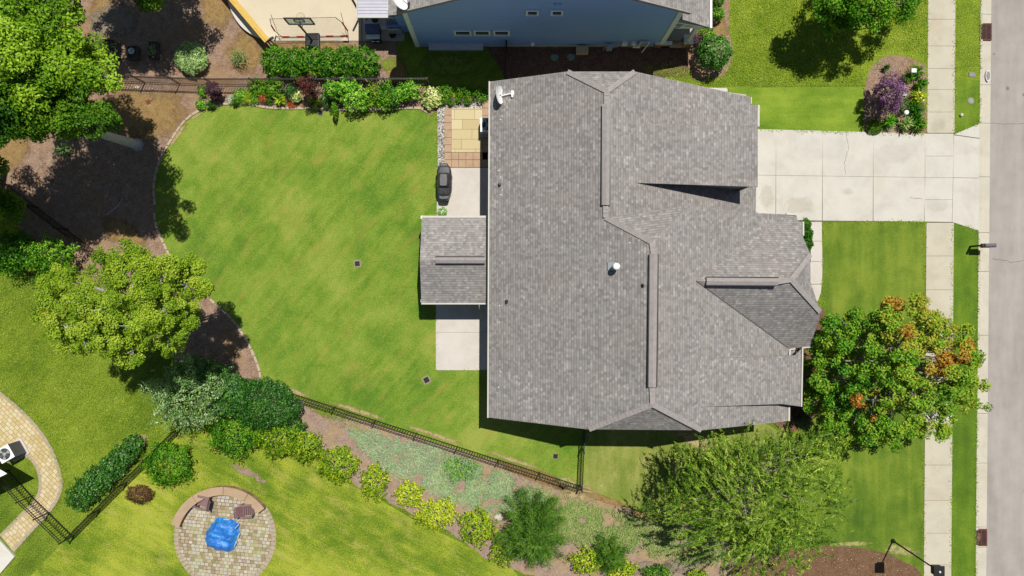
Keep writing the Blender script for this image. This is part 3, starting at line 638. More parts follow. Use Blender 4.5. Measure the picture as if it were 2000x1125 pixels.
# ------------------------------------------------------------------ roofs
def roof_obj(name, faces, mat, parent, org, th=.13):
    """faces: list of (3D outline, eave direction (x,y)); shingle courses run along the eave"""
    V = []; F = []; UV = []
    for poly, ev in faces:
        p = [Vector(a) for a in poly]; n = Vector((0, 0, 0))
        for i in range(len(p)): n += p[i].cross(p[(i + 1) % len(p)])
        if n.z < 0: p = p[::-1]; n = -n
        n.normalize(); e = Vector((ev[0], ev[1], 0)); e = (e - n * e.dot(n)).normalized(); s = n.cross(e)
        if s.z < 0: s = -s
        b = len(V); k = len(p); V += [tuple(a) for a in p] + [(a.x, a.y, a.z - th) for a in p]
        F.append(tuple(range(b, b + k))); UV.append([(a.dot(e), a.dot(s)) for a in p])
        F.append(tuple(b + k + i for i in range(k - 1, -1, -1))); UV.append([(0, 0)] * k)
        for i in range(k):
            j = (i + 1) % k; F.append((b + i, b + k + i, b + k + j, b + j)); UV.append([(0, 0)] * 4)
    me = D.meshes.new(name); me.from_pydata([(v[0] - org[0], v[1] - org[1], v[2] - org[2]) for v in V], [], F)
    ul = me.uv_layers.new(name='UVMap'); i = 0
    for uvs in UV:
        for q in uvs: ul.data[i].uv = q; i += 1
    me.materials.append(mat); me.update(); o = D.objects.new(name, me); return finish(o, parent)
L = plane(3.4 + .6175, .5); RU = plane(8.11, -.386); RL = plane(10.56, -.472); RP = plane(9.63, -.37)
FS = plane(6.0125, 0, .75); FN = plane(6.5075, 0, -.75); DS = plane(6.272, -.0855)
org = P(1150, 500)
house = Thing('brick_house', 'large detached house under a grey shingle roof, standing between the back lawn and the driveway', 'house', org)
A_ = P(1183, 425, 6.35); B_ = P(1273, 473, 7.36); H_ = RL(1350, 401); T1_ = P(1185, 178, 6.36); Bt = P(1275, 790, 7.40)
rid_u = P(1184, 300, 6.36)
faces = [
 ([L(956, 160), L(953, 815), L(1150, 838.5), Bt, B_, A_, T1_, L(1108, 140)], (0, 1)),
 ([T1_, A_, RU(1290, 470), RU(1480, 440), RU(1477, 366), RU(1480, 365), RU(1480, 205), RU(1467, 205), RU(1467, 190), RU(1240, 140)], (0, 1)),
 ([L(1108, 140), T1_, RU(1240, 140)], (1, 0)),
 ([A_, B_, H_], (1, .1)),
 ([B_, Bt, RL(1370, 840), RL(1540, 822), RL(1540, 785), RL(1565, 785), RL(1568, 700), RL(1556, 690), RL(1556, 422), RL(1540, 419), RL(1476, 416), H_], (0, 1)),
 ([L(1150, 838.5), Bt, RL(1370, 840)], (1, 0)),
 ([P(1360, 549, 6.27), FN(1545, 546), P(1583, 497, 5.24), FN(1567, 460), FN(1567, 433), FN(1558, 432), FN(1556, 421), FN(1535, 419), RL(1476, 462)], (1, 0)),
 ([P(1360, 549, 6.27), FN(1545, 546), P(1603, 610, 5.05), FS(1583, 676), FS(1552, 680), FS(1541, 683), FS(1541, 681)], (1, 0)),
 ([FN(1545, 546), P(1583, 497, 5.24), P(1583, 550, 5.06), P(1602, 609, 5.06)], (0, 1)),
 ([RP(1352, 702), RP(1553, 694), RP(1565, 682), RP(1564, 794), RP(1528, 789), RP(1360, 795)], (0, 1)),
 ([DS(1240, 357), DS(1480, 365), DS(1480, 246), DS(1240, 241)], (0, 1)),
]
roof = roof_obj('roof', faces, M['shingle'], house.o, org)
# dormer cheeks and front wall
m = MB()
def vq(m, a, b, za, zb, th=.06):      # a vertical board between two plan points reaching down to given heights
    m.add([a, b, (b[0], b[1], zb), (a[0], a[1], za)] + [(a[0], a[1] + th, a[2]), (b[0], b[1] + th, b[2]), (b[0], b[1] + th, zb), (a[0], a[1] + th, za)], [(0, 1, 2, 3), (7, 6, 5, 4), (0, 4, 5, 1), (2, 6, 7, 3), (0, 3, 7, 4), (1, 5, 6, 2)])
a, b = DS(1262, 358), DS(1468, 364); a = (a[0], a[1] + .1, a[2] - .14); b = (b[0] - .1, b[1] + .1, b[2] - .14); vq(m, a, b, a[2] - .25, 3.1)
a, b = DS(1262, 244), DS(1468, 247); a = (a[0], a[1] - .1, a[2] - .14); b = (b[0] - .1, b[1] - .1, b[2] - .14); vq(m, a, b, a[2] - .25, 3.1, -.06)
m.box((b[0], (DS(1480, 365)[1] + b[1]) / 2, 4.1), (.06, 2.95, 2.0)); house.part('dormer_wall', m, M['wall'])
# front-shed side under RP, coloured near black for the shade of the step
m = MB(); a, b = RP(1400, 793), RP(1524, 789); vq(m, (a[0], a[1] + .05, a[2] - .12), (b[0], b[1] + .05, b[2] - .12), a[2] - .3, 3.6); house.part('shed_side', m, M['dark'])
# walls
def poly_wall(name, pts, z0, z1, mat, **kw): return house.part(name, MB().prism(pts, z0, z1), mat, **kw)
poly_wall('wall', [(-.95, -6.65), (14.1, -6.65), (14.1, -5.9), (14.75, -5.9), (14.75, -3.2), (15.0, -3.0), (15.0, 3.4), (14.2, 3.5), (12.7, 3.5), (12.7, 9.8), (-.95, 10.5)], 0, 2.98, M['wall'])
def gable(pts, y, th):
    vs = [(x, y, z) for x, z in pts] + [(x, y + th, z) for x, z in pts]; n = len(pts)
    return MB().add(vs, [tuple(range(n)), tuple(range(2 * n - 1, n - 1, -1))] + [(i, n + i, n + (i + 1) % n, (i + 1) % n) for i in range(n)])
house.part('gable_wall', gable([(-.95, 2.98), (14.1, 2.98), (14.0, 3.6), (9.1, 5.95), (3.9, 5.6), (-.95, 3.25)], -6.66, .15), M['wall'])
house.part('gable_wall', gable([(-.95, 2.98), (12.7, 2.98), (6.1, 5.4), (2.9, 5.2), (-.95, 3.25)], 10.35, .15), M['wall'])
m = MB().add([(15.0, -3.0, 2.98), (15.0, 3.4, 2.98), (15.0, 1.6, 5.0), (15.0, -1.2, 5.0)], [(0, 1, 2, 3)]); house.part('gable_wall', m, M['wall'])
# south wall windows, front door side, garage door (seen only from beside)
for x in (3.0, 9.5):
    wn = house.part('window', MB().box((x, -6.68, 1.6), (1.5, .08, 1.3)), M['white']); house.part('pane', MB().box((x, -6.73, 1.6), (1.34, .03, 1.14)), M['dark'], parent=wn)
house.part('garage_door', MB().box((12.73, 6.6, 1.15), (.08, 4.9, 2.3)), M['white'])
# gutters
def gutter(pts, wd=.12, ht=.12, mat='offwhite', nm='gutter'):
    m = MB()
    for a, b in zip(pts[:-1], pts[1:]): m.beam(a, b, wd, ht)
    return house.part(nm, m, M[mat])
def up(p, dz=0, dx=0, dy=0): return (p[0] + dx, p[1] + dy, p[2] + dz)
gutter([up(L(958, 159), -.02, -.06), up(L(955, 816), -.02, -.06)], .07)
gutter([up(RU(1482, 205), -.05), up(RU(1481.5, 247), -.05)], .10); gutter([up(RU(1480.5, 250), -.18, -.02), up(RU(1479.5, 364), -.18, -.02)], .08)
gutter([up(RU(1478.5, 366), -.04), up(RU(1477.5, 415), -.04)], .12); gutter([up(RU(1467, 190), -.03), up(RU(1467, 203), -.03)], .05, mat='offwhite')
gutter([up(FN(1535, 419), .0, 0, .04), up(FN(1555, 420.3), 0, 0, .04)], .10); gutter([up(FN(1568, 434), 0, 0), up(FN(1568, 461), 0)], .09)
gutter([up(FS(1552, 680.5), .05), up(FS(1541.5, 682.5), .05), up(RL(1540, 698), .1)], .07); gutter([up(FS(1583, 677), 0, 0, -.03), up(RP(1567, 678.5), .0), up(RP(1564.7, 794), .0)], .07)
gutter([up(RL(1540.8, 785), .0), up(RL(1540.4, 822), .0)], .09)
# rake trim
m = MB()
for a, b in ((L(956, 160), L(1108, 140)), (L(1108, 140), RU(1240, 140)), (RU(1240, 140), RU(1467, 190)), (L(953, 815), L(1150, 838.5)), (L(1150, 838.5), RL(1370, 840)), (RL(1370, 840), RL(1540, 822))):
    house.part('rake_trim', MB().beam(up(a, -.13), up(b, -.13), .04, .16), M['offwhite'])

# ridge vents: raised cap strips with dark slots along both edges
def vent(a, b, wd, parent, org, nA=(0, 0), nm='ridge_vent', thing=house):
    a = Vector(a); b = Vector(b); d = (b - a).normalized(); s = Vector((0, 0, 1)).cross(d).normalized()
    m = MB(); pr = [(-wd / 2, -.10), (-wd / 2, -.02), (0, .055), (wd / 2, -.02), (wd / 2, -.10)]
    vs = [tuple(q + s * x + Vector((0, 0, z))) for q in (a, b) for x, z in pr]; n = 5
    m.add(vs, [(i, i + 1, n + i + 1, n + i) for i in range(4)] + [(0, n, n + 4, 4), tuple(range(5)), tuple(range(9, 4, -1))])
    o = thing.part(nm, m, M['shingle_cap'], parent=parent)
    e = MB()
    for sg in (-1, 1): e.beam(tuple(a + s * sg * (wd / 2 + .02) + Vector((0, 0, -.03))), tuple(b + s * sg * (wd / 2 + .02) + Vector((0, 0, -.03))), .055 if sg > 0 else .04, .07)
    thing.part('vent_slot', e, M['black'], parent=o); return o
vent(up(P(1184.3, 204, 6.35), .1), up(P(1183, 401, 6.35), .1), .36, roof, org)
vent(up(P(1276.5, 496, 7.38), .1), up(P(1273.5, 756, 7.40), .1), .38, roof, org)
vent(up(P(1379, 549, 6.27), .1), up(P(1519, 550, 6.27), .1), .36, roof, org)
# cap shingles along the hips and bare ridges
m = MB()
for a, b in ((T1_, P(1184.3, 204, 6.35)), (P(1183, 401, 6.35), A_), (A_, B_), (B_, P(1276.5, 496, 7.38)), (P(1273.5, 756, 7.4), Bt), (Bt, L(1150, 838.5)), (Bt, RL(1370, 840)), (L(1108, 140), T1_), (T1_, RU(1240, 140)), (P(1519, 550, 6.27), FN(1545, 546)), (FN(1545, 546), P(1583, 497, 5.24)), (FN(1545, 546), P(1602, 609, 5.06))):
    a = Vector(a); b = Vector(b); n = max(1, int((b - a).length / .2)); m = MB()
    for i in range(n):
        q0 = a.lerp(b, i / n); q1 = a.lerp(b, (i + 1) / n); m.beam(tuple(q0 + Vector((0, 0, .012))), tuple(q1 + Vector((0, 0, .03))), .26, .012)
    house.part('ridge_cap', m, M['shingle_cap'], parent=roof)
# valley lines
m = MB()
for a, b in ((P(1360, 549, 6.27), RL(1540, 680)),): m.beam(up(a, .01), up(b, .01), .05, .03)
house.part('valley_flashing', m, simple('valley_dark', al(96, 92, 90), .8), parent=roof)
# pale wash below the flue: ragged weathering on the west slope
pts_ = []; fd_ = []; N_ = 24
for q_ in (0, .4, .7, 1.0):
    for k_ in range(N_):
        a_ = 2 * math.pi * k_ / N_; pts_.append(up(L(1150 + 46 * q_ * math.cos(a_), 517 + 9 * q_ * math.sin(a_)), .012)); fd_.append(1 - q_)
m = MB().add(pts_, [tuple(range(N_))] + [(r_ * N_ + k_, (r_ + 1) * N_ + k_, (r_ + 1) * N_ + (k_ + 1) % N_, r_ * N_ + (k_ + 1) % N_) for r_ in range(3) for k_ in range(N_)])
ws = house.part('weathered_streak', m, litter('roof_wash', [al(196, 190, 184), al(210, 204, 198)], 8, .4, fade=True, thr=.2, amax=.4), parent=roof); ws.data.attributes.new('fade', 'FLOAT', 'POINT').data.foreach_set('value', fd_)
# flue and pipe vents
def on(pl, px, py): return Vector(pl(px, py))
f = on(L, 1200, 521); m = MB().lathe((f.x, f.y, f.z - .1), [(.13, 0), (.13, .62), (.10, .62)], 16); fl = house.part('flue_pipe', m, M['galv'], parent=roof)
house.part('flue_cap', MB().lathe((f.x, f.y, f.z + .5), [(.17, 0), (.18, .04), (.17, .2), (.14, .24), (.02, .26)], 18), M['white'], parent=roof, smooth=True)
house.part('flashing', MB().box((f.x - .12, f.y + .02, f.z + .0), (.42, .40, .03), 0, tilt=('y', -.46)), M['galv'], parent=roof)
for px, py, hh in ((976, 361, .3), (990, 589, .35), (1256, 558, .28)):
    f = on(L, px, py); vp = house.part('pipe_vent', MB().lathe((f.x, f.y, f.z - .06), [(.12, 0), (.10, .06), (.045, .12), (.045, hh), (.03, hh)], 12), M['black'], parent=roof)
m = MB()
for px, py in ((978, 234), (974, 333), (978, 346), (978, 380), (976, 597), (975, 629), (975, 630), (978, 726), (974, 756), (1230, 474)):
    f = on(L, px, py); house.part('roof_nail', MB().box((f.x, f.y, f.z + .012), (.05, .035, .03), rg.uniform(0, 3)), M['white'], parent=roof)
# covered patio wing
pl1 = plane(2.55 - .0, 0); 
pr0, pr1 = P(820, 508, 3.75), P(949, 508, 3.75)
nw, ne, se, sw_ = P(824, 425, 2.6), P(949, 425, 2.6), P(949, 592, 2.6), P(823, 592, 2.6)
pw = roof_obj('patio_roof', [([nw, ne, pr1, pr0], (1, 0)), ([pr0, pr1, se, sw_], (1, 0))], M['shingle_brown'], house.o, org, .1)
vent(up(P(851, 508, 3.75), .08), up(P(947, 508, 3.75), .08), .32, pw, org)
gutter([up(nw, -.04, 0, .05), up(ne, -.04, 0, .05)], .11, nm='patio_gutter'); gutter([up(sw_, -.04, 0, -.03), up(se, -.04, .25, -.03)], .08, nm='patio_gutter')
house.part('patio_gable', MB().add([up(nw, -.1, .3, -.2), up(sw_, -.1, .3, .2), up(pr0, -.15, .3)], [(0, 1, 2)]), M['offwhite'])
for px, py in ((836, 433), (836, 586)):
    x, y, _ = P(px, py); house.part('post', MB().box((x, y, 1.27), (.18, .18, 2.5)), M['white'])
house.part('downspout', MB().tube([(-1.02, -6.5, 3.3), (-1.0, -6.5, 2.9), (-1.0, -6.5, .1), (-1.2, -6.5, .05)], .04, 6), M['white'])
# satellite dishes
def dish(name, label, px, py, z, r, rz, tlt, arm_to, mast=None):
    c = Vector(P(px, py, z)); T = Thing(name, label, 'satellite dish', (c.x, c.y, c.z - .45))
    nrm = Vector((math.sin(tlt) * math.cos(rz), math.sin(tlt) * math.sin(rz), math.cos(tlt))); u = Vector((-math.sin(rz), math.cos(rz), 0)); v = nrm.cross(u)
    m = MB(); n = 28; rings = [0, .3, .6, .85, 1.0]
    vs = [tuple(c - nrm * .10)]
    for q in rings[1:]:
        for k in range(n):
            a = 2 * math.pi * k / n; vs.append(tuple(c + (u * math.cos(a) * 1.0 + v * math.sin(a)) * r * q - nrm * .10 * (1 - q * q)))
    fs = [(0, 1 + k, 1 + (k + 1) % n) for k in range(n)]
    for i in range(3): fs += [(1 + i * n + k, 1 + (i + 1) * n + k, 1 + (i + 1) * n + (k + 1) % n, 1 + i * n + (k + 1) % n) for k in range(n)]
    b = len(vs); vs2 = [tuple(Vector(p) - nrm * .015) for p in vs]; fs2 = [tuple(b + i for i in reversed(f)) for f in fs]
    fs3 = [(1 + 3 * n + k, 1 + 3 * n + (k + 1) % n, b + 1 + 3 * n + (k + 1) % n, b + 1 + 3 * n + k) for k in range(n)]
    m.add(vs + vs2, fs + fs2 + fs3); dsh = T.part('reflector', m, M['white'], smooth=True)
    at = c + nrm * .03 + Vector(arm_to); T.part('arm', MB().beam(tuple(c - v * r * .5), tuple(at), .05, .04), M['white'])
    T.part('receiver', MB().box(tuple(at), (.12, .24, .1)).box(tuple(at + Vector((.0, -.16, -.02))), (.08, .1, .1)).box(tuple(at + Vector((.05, .0, .04))), (.08, .08, .06)), [M['galv']])
    foot = mast or (c.x + .08, c.y + .1, c.z - .45)
    T.part('mast', MB().tube([foot, (c.x, c.y, c.z - .12)], .025, 8), M['galv']); T.part('mount', MB().box(foot, (.2, .12, .05)), M['galv'])
    return T
f = Vector(L(975, 193))
dish('satellite_dish', 'white oval satellite dish with its arm, on the corner of the large grey roof', 976.5, 184, f.z + .45, .50, 0.0, 1.2, (.62, .05, -.0))
# ------------------------------------------------------------------ blue neighbour house
zE = 5.15; xl, _, _ = P(818, 90); yB = P(818, 90)[1]; xr = P(1291, 90)[0]; zp = 9.0; xm = (xl + xr) / 2; yb = yB + 11
borg = (xm, yB, 0)
bh = Thing('blue_house', 'blue clapboard house with a tall gable wall and small white windows', 'house', borg)
m_, nt_, bs_ = newmat('blue_siding'); t = NT(nt_); g_ = t.n('NewGeometry'); s_ = t.n('SeparateXYZ'); t.lk(g_.outputs['Position'], s_.inputs[0])
fz = t.math('FRACT', t.math('DIVIDE', s_.outputs[2], .18)); ln = t.math('LESS_THAN', fz, .1)
c_ = t.ramp(t.noise(t.pos(sc_=(.3, 1, 3)), 1.2, 3), [(.3, (.26, .42, .80)), (.7, (.29, .46, .86))]); c_ = t.mix(t.math('MULTIPLY', ln, .65), c_, (.12, .2, .36))
t.lk(c_, bs_.inputs['Base Color']); bs_.inputs['Roughness'].default_value = .6; b_ = t.n('Bump'); b_.inputs['Strength'].default_value = .6; b_.inputs['Distance'].default_value = .02; t.lk(fz, b_.inputs['Height']); t.lk(b_.outputs[0], bs_.inputs['Normal'])
M['blue'] = m_; M['trim'] = simple('trim_sage', al(236, 238, 226, .95), .6, .05); M['glass'] = simple('window_glass', (.03, .05, .05), .08, .1, spec=.8)
pg = [(xl, 0), (xr, 0), (xr, zE), (xm, zp), (xl, zE)]
n = 5; vs = [(x, yB, z) for x, z in pg] + [(x, yb, z) for x, z in pg]
bh.part('wall', MB().add(vs, [tuple(range(n)), tuple(range(2 * n - 1, n - 1, -1))] + [(i, n + i, n + (i + 1) % n, (i + 1) % n) for i in range(n)]), M['blue'])
bh.part('foundation', MB().box((xm, yB - .01, .04), (xr - xl + .02, .06, .1)), M['conc_walk'])
for x in (xl, xr): bh.part('corner_board', MB().box((x + (-.06 if x == xl else -.06), yB - .02, zE / 2), (.26, .08, zE)), M['trim'])
sl_ = (zp - zE) / (xm - xl); ov = .42
def bro(x, y): z = zE + (x - xl) * sl_ if x <= xm else zp - (x - xm) * sl_; return (x, y, z + .12)
brf = roof_obj('roof', [([bro(xl - ov, yB - .06), bro(xm, yB - .06), bro(xm, yb + .3), bro(xl - ov, yb + .3)], (0, 1)), ([bro(xm, yB - .06), bro(xr + ov, yB - .06), bro(xr + ov, yb + .3), bro(xm, yb + .3)], (0, 1))], M['shingle_brown'], bh.o, borg)
m = MB().beam(up(bro(xl - ov, yB - .08), -.1), up(bro(xm, yB - .08), -.1), .05, .2).beam(up(bro(xm, yB - .08), -.1), up(bro(xr + ov, yB - .08), -.1), .05, .2); bh.part('rake_board', m, M['shingle_cap'])
def on_wall(px, py):
    r = (562.5 - py) * .03 / yB; z = H * (1 - 1 / r); return ((px - 1000) * .03 / r, z)
for x0, y0, x1, y1, gm in ((886, 58, 920, 67.5, 'g'), (924, 58, 957.5, 67.5, 'g'), (962, 58, 995.5, 67.5, 'g'), (1027, 18.5, 1053, 28.5, 'd'), (1075, 18.5, 1101, 28.5, 'd')):
    xa, za = on_wall(x0 if x0 < 1000 else x0, y1); xb, zb = on_wall(x1, y0); xa2, _ = on_wall(x0 + (2 if x0 < 1000 else 0), y1); cx = (xa2 + xb) / 2; wd = abs(xb - xa2); ht = zb - za
    fr = MB()
    for dx in (-1, 1): fr.box((cx + dx * (wd / 2 - .05), yB - .03, (za + zb) / 2), (.1, .1, ht))
    for dz in (-1, 1): fr.box((cx, yB - .03, (za + zb) / 2 + dz * (ht / 2 - .05)), (wd - .2, .1, .1))
    fw = bh.part('window', fr, M['white'] if gm == 'd' else M['trim']); bh.part('pane', MB().box((cx, yB - .01, (za + zb) / 2), (wd - .2, .03, ht - .2)), M['glass'], parent=fw)
for px in (1084, 1094):
    x, z = on_wall(px, 8); bh.part('wall_vent', MB().box((x, yB - .04, z), (.07, .08, .25)), M['blue'])
x, z = on_wall(1040, 83); bh.part('exhaust_hood', MB().lathe((x, yB - .06, z), [(.13, -.1), (.13, 0), (.08, .08), (.02, .1)], 12), M['white'])
x, z = on_wall(989, 78); bh.part('downspout', MB().tube([(x, yB - .06, z), (x, yB - .06, .3), (x, yB - .35, .1)], .05, 6), M['black'])
# service gear on the wall
x, z = on_wall(1220, 82); bh.part('meter_box', MB().box((x, yB - .09, z), (.30, .16, .42)), M['trim'])
x, z = on_wall(1240, 83); bh.part('meter_box', MB().box((x - .1, yB - .08, z + .1), (.22, .14, .3)).box((x + .12, yB - .12, z - .15), (.42, .22, .22)), M['trim'])
x, z = on_wall(1256, 80); bh.part('meter_box', MB().box((x, yB - .1, z - .1), (.5, .2, .5)), M['galv'])
m = MB(); x0, z0 = on_wall(1244, 86); x1, z1 = on_wall(1269, 75); y = yB - .22
m.tube([(x0, y, z0), (x0 + .1, y, z1), (x1, y, z1), (x1 - .1, y - .05, z0 + .1), (x1 - .22, y - .15, .02)], .035, 6); bh.part('conduit', m, M['white'])
x, z = on_wall(1192, 84); bh.part('gas_meter', MB().box((P(1187, 97)[0], yB - .3, .55), (.32, .25, .35)).tube([(P(1177, 99)[0], yB - .3, .02), (P(1177, 99)[0], yB - .3, .55), (P(1187, 97)[0], yB - .3, .6), (P(1203, 97)[0], yB - .25, .6), (P(1203, 97)[0], yB - .06, .9)], .025, 6), M['galv'])
# bulkhead door
x0 = P(835, 90)[0] + .15; x1 = P(943, 90)[0]; bt = MB().add([(x0, yB, .0), (x1, yB, 0), (x1, yB, .42), (x0, yB, .42), (x0, yB - .3, 0), (x1, yB - .3, 0), (x1, yB - .3, .3), (x0, yB - .3, .3)], [(0, 1, 2, 3), (4, 7, 6, 5), (3, 2, 6, 7), (0, 3, 7, 4), (1, 5, 6, 2), (0, 4, 5, 1)])
Tb = Thing('storage_bench', 'long pale grey metal storage bench against the blue house wall', 'bench', ((x0 + x1) / 2, yB - .3, 0)); Tb.part('body', bt, M['galv']); Tb.part('lid', MB().add([(x0 - .04, yB - .34, .34), (x1 + .04, yB - .34, .34), (x1 + .04, yB - .01, .48), (x0 - .04, yB - .01, .48), (x0 - .04, yB - .34, .3), (x1 + .04, yB - .34, .3), (x1 + .04, yB - .01, .44), (x0 - .04, yB - .01, .44)], [(0, 1, 2, 3), (7, 6, 5, 4), (0, 4, 5, 1), (1, 5, 6, 2), (2, 6, 7, 3), (3, 7, 4, 0)]), M['galv'])
# low rear wing between the patio cover and the gable wall
wx0 = P(758, 28, 3.0)[0]; wy0 = P(770, 30, 3.0)[1]
bh.part('wing_wall', MB().box(((wx0 + xl) / 2 + .1, wy0 + 3.0, 1.45), (xl - wx0 - .3, 5.6, 2.9)), M['blue'])
roof_obj('wing_roof', [([(wx0, wy0, 3.0), (xl + .02, wy0, 3.25), (xl + .02, wy0 + 6, 3.25), (wx0, wy0 + 6, 3.0)], (0, 1))], M['shingle_brown'], bh.o, borg)
# front porch of the blue house
pe = 2.95; por = [P(1386, 53, pe), P(1386, -300, pe), P(1322, -300, 4.0), P(1326, 30, 4.0), P(1316, 42, 3.95)]
prf = roof_obj('porch_roof', [([P(1387, 54, pe), P(1387, -250, pe), (xr - .2, P(0, -250, pe)[1], 4.3), (xr - .2, P(1386, 53, pe)[1], 4.3)], (0, 1))], M['shingle_brown'], bh.o, borg, .12)
m = MB().beam(P(1388.5, 55, pe), P(1388.5, -250, pe), .1, .12); bh.part('porch_gutter', m, M['white'])
m = MB().beam(P(1345, 24, 4.9), P(1345, -250, 4.9), .12, .12); bh.part('roof_gutter', m, M['white'])
yp = P(1386, 53, pe)[1]
m = MB().beam((xr - .1, yp + .12, 2.75), (P(1386, 53, pe)[0] - .3, yp + .12, 2.75), .14, .28); bh.part('porch_beam', m, M['trim'])
m = MB().beam((xr, yp + .1, 3.5), (xr + 1.5, yp + .1, 2.9), .12, .12).beam((xr + .1, yp + .1, 2.6), (xr + .8, yp + .1, 3.2), .1, .1); bh.part('porch_truss', m, M['trim'])
cxp, cyp, _ = P(1338, 88); bh.part('porch_column', MB().box((cxp, yp + .12, 1.7), (.22, .22, 2.0)), M['trim']); M['stone'] = paver('stone_veneer', [al(150, 110, 80), al(176, 140, 104), al(196, 170, 130)], .3, .12)
bh.part('column_base', MB().box((cxp, yp + .12, .4), (.46, .46, .8)), M['stone']); bh.part('column_cap', MB().box((cxp, yp + .12, .83), (.54, .54, .07)), M['trim'])
bh.part('stone_skirt', MB().box((xr + .02, yB - .03, .3), (.9, .14, .6)), M['stone']); bh.part('skirt_cap', MB().box((xr + .02, yB - .04, .63), (.98, .2, .06)), M['trim'])
bh.part('porch_floor', MB().box(((xr + cxp) / 2 + .2, yB + 2.7, .12), (cxp - xr + .5, 5.6, .24)), M['conc_walk'])
bh.part('porch_wall', MB().box((xr + .7, yB + 2.2, 1.4), (1.6, .12, 2.5)), simple('porch_stucco', al(200, 195, 178), .8))
bh.part('porch_skirt', MB().box(((xr + cxp) / 2, yB - .02 + .1, .25), (cxp - xr, .14, .5)), M['stone'])
# metal patio cover at the back of the blue house
mc = Thing('patio_cover', 'pale ribbed metal patio cover beside the blue house', 'patio cover', P(740, 20)); zc = 2.5
x0, y0, _ = P(698.5, 33, zc); x1 = P(768, 33, zc)[0]; m = MB(); y = y0
m_, nt_, bs_ = newmat('ribbed_metal'); t = NT(nt_); bs_.inputs['Roughness'].default_value = .5; t.lk(t.ramp(t.noise(t.pos(), 3, 3), [(.3, al(196, 194, 206)), (.7, al(206, 204, 216))]), bs_.inputs['Base Color'])
while y < y0 + 5:
    m.box(((x0 + x1) / 2, y + .085, zc), (x1 - x0, .155, .05)); m.box(((x0 + x1) / 2, y + .168, zc - .02), (x1 - x0, .014, .02)); y += .174
mc.part('roof_panel', m, m_); mc.part('edge_trim', MB().box(((x0 + x1) / 2, y0 - .03, zc + .005), (x1 - x0 + .1, .07, .1)).box((x0 - .03, y0 + 2.5, zc + .005), (.05, 5, .1)), M['offwhite']); mc.part('end_trim', MB().box((P(760, 0, zc)[0], y0 + 2.8, zc + .07), (.1, 5, .08)), M['white'])
for px, py in ((705, 40), (767, 40)): x, yy, _ = P(px, py); mc.part('post', MB().box((x, yy + .3, zc / 2), (.09, .09, zc)), M['brown_cover'])
dish('satellite_dish', 'white oval satellite dish on the roof corner of the blue house', 779, -4, 5.9, .62, 0.35, 1.0, (.5, .1, .1))
# outdoor kitchen on the side slab
T = Thing('grill_cart', 'blue-grey grill cart with a pale front shelf, left one on the side slab', 'grill', P(732, 55))
x, y, _ = P(732, 64); T.part('cabinet', MB().box((x, y, .46), (.78, .55, .84)), simple('steel_blue', al(92, 110, 150), .35, metal=.5), bevel=.02); T.part('shelf', MB().box((x, y - .42, .5), (.78, .26, .05)), M['white']); T.part('worktop', MB().box((x - .04, y + .42, .9), (.86, .5, .06)), M['galv'], bevel=.02)
T.part('lid', MB().lathe((x + .2, y + .42, .93), [(.19, 0), (.2, .04), (.16, .1), (.03, .13)], 16), M['black']); T.part('control_knob', MB().lathe((x - .28, y + .40, .93), [(.05, 0), (.05, .03), (.02, .03)], 10), M['black'])
T = Thing('gas_grill', 'stainless gas grill with a closed lid, right one on the side slab', 'grill', P(768, 55))
x, y, _ = P(774, 60); T.part('body', MB().box((x, y, .45), (.78, .5, .8)), M['galv'], bevel=.02); T.part('lid', MB().tube([(x - .38, y + .03, .92), (x + .38, y + .03, .92)], .24, 14), simple('steel_lid', al(110, 130, 180), .3, metal=.6), smooth=False)
T.part('side_shelf', MB().box((x - .58, y, .86), (.32, .46, .04)), M['galv']); T.part('side_shelf', MB().box((x + .58, y, .86), (.32, .46, .04)), M['galv']); T.part('handle', MB().tube([(x - .3, y - .26, .92), (x + .3, y - .26, .92)], .02, 6), M['white'])
T = Thing('grill_trolley', 'low dark trolley with a pale push handle in front of the grill cart', 'trolley', P(738, 84)); x, y, _ = P(738, 86)
T.part('tray', MB().box((x, y + .1, .4), (.5, .35, .08)), M['black']); T.part('handle', MB().tube([(x - .18, y, .4), (x - .18, y - .12, .75), (x + .18, y - .12, .75), (x + .18, y, .4)], .02, 6), M['white'])
for dx in (-.2, .2): T.part('wheel', MB().tube([(x + dx - .02, y + .1, .12), (x + dx + .02, y + .1, .12)], .12, 12), M['black'])
x, y, _ = P(768, 70); Tm = MB().lathe((x, y, .05), [(.05, 0), (.16, .02), (.2, .12), (.17, .14)], 14); Tm.obj('water_bowl', M['black'], org=(x, y, .045), label='round black bowl on the side slab under the gas grill', cat='bowl')
# ------------------------------------------------------------------ fences
def fence(name, label, pts, h, posts=2.4, sp=.15, cat='fence', gate=None):
    w3 = W(pts); T = Thing(name, label, cat, (w3[0][0], w3[0][1], 0), 'black metal picket fences'); first = True
    for a, b in zip(w3[:-1], w3[1:]):
        a = Vector((a[0], a[1], 0)); b = Vector((b[0], b[1], 0)); Ln = (b - a).length; d = (b - a) / Ln; n = max(1, round(Ln / posts)); ang = math.atan2(d.y, d.x)
        for i in range(n):
            q0 = a + d * (Ln * i / n); q1 = a + d * (Ln * (i + 1) / n); m = MB()
            for z in (h - .05, h - .22, .14): m.beam((q0.x, q0.y, z), (q1.x, q1.y, z), .03, .03)
            k = max(2, int((q1 - q0).length / sp))
            for j in range(1, k):
                q = q0.lerp(q1, j / k); m.box((q.x, q.y, (h + .04) / 2), (.027, .027, h - .06), ang)
            T.part('panel', m, M['iron'])
            T.part('post', MB().box((q0.x, q0.y, (h + .06) / 2), (.06, .06, h + .06), ang).box((q0.x, q0.y, h + .07), (.08, .08, .03), ang), M['iron'])
        T.part('post', MB().box((b.x, b.y, (h + .06) / 2), (.06, .06, h + .06), ang), M['iron'])
    return T
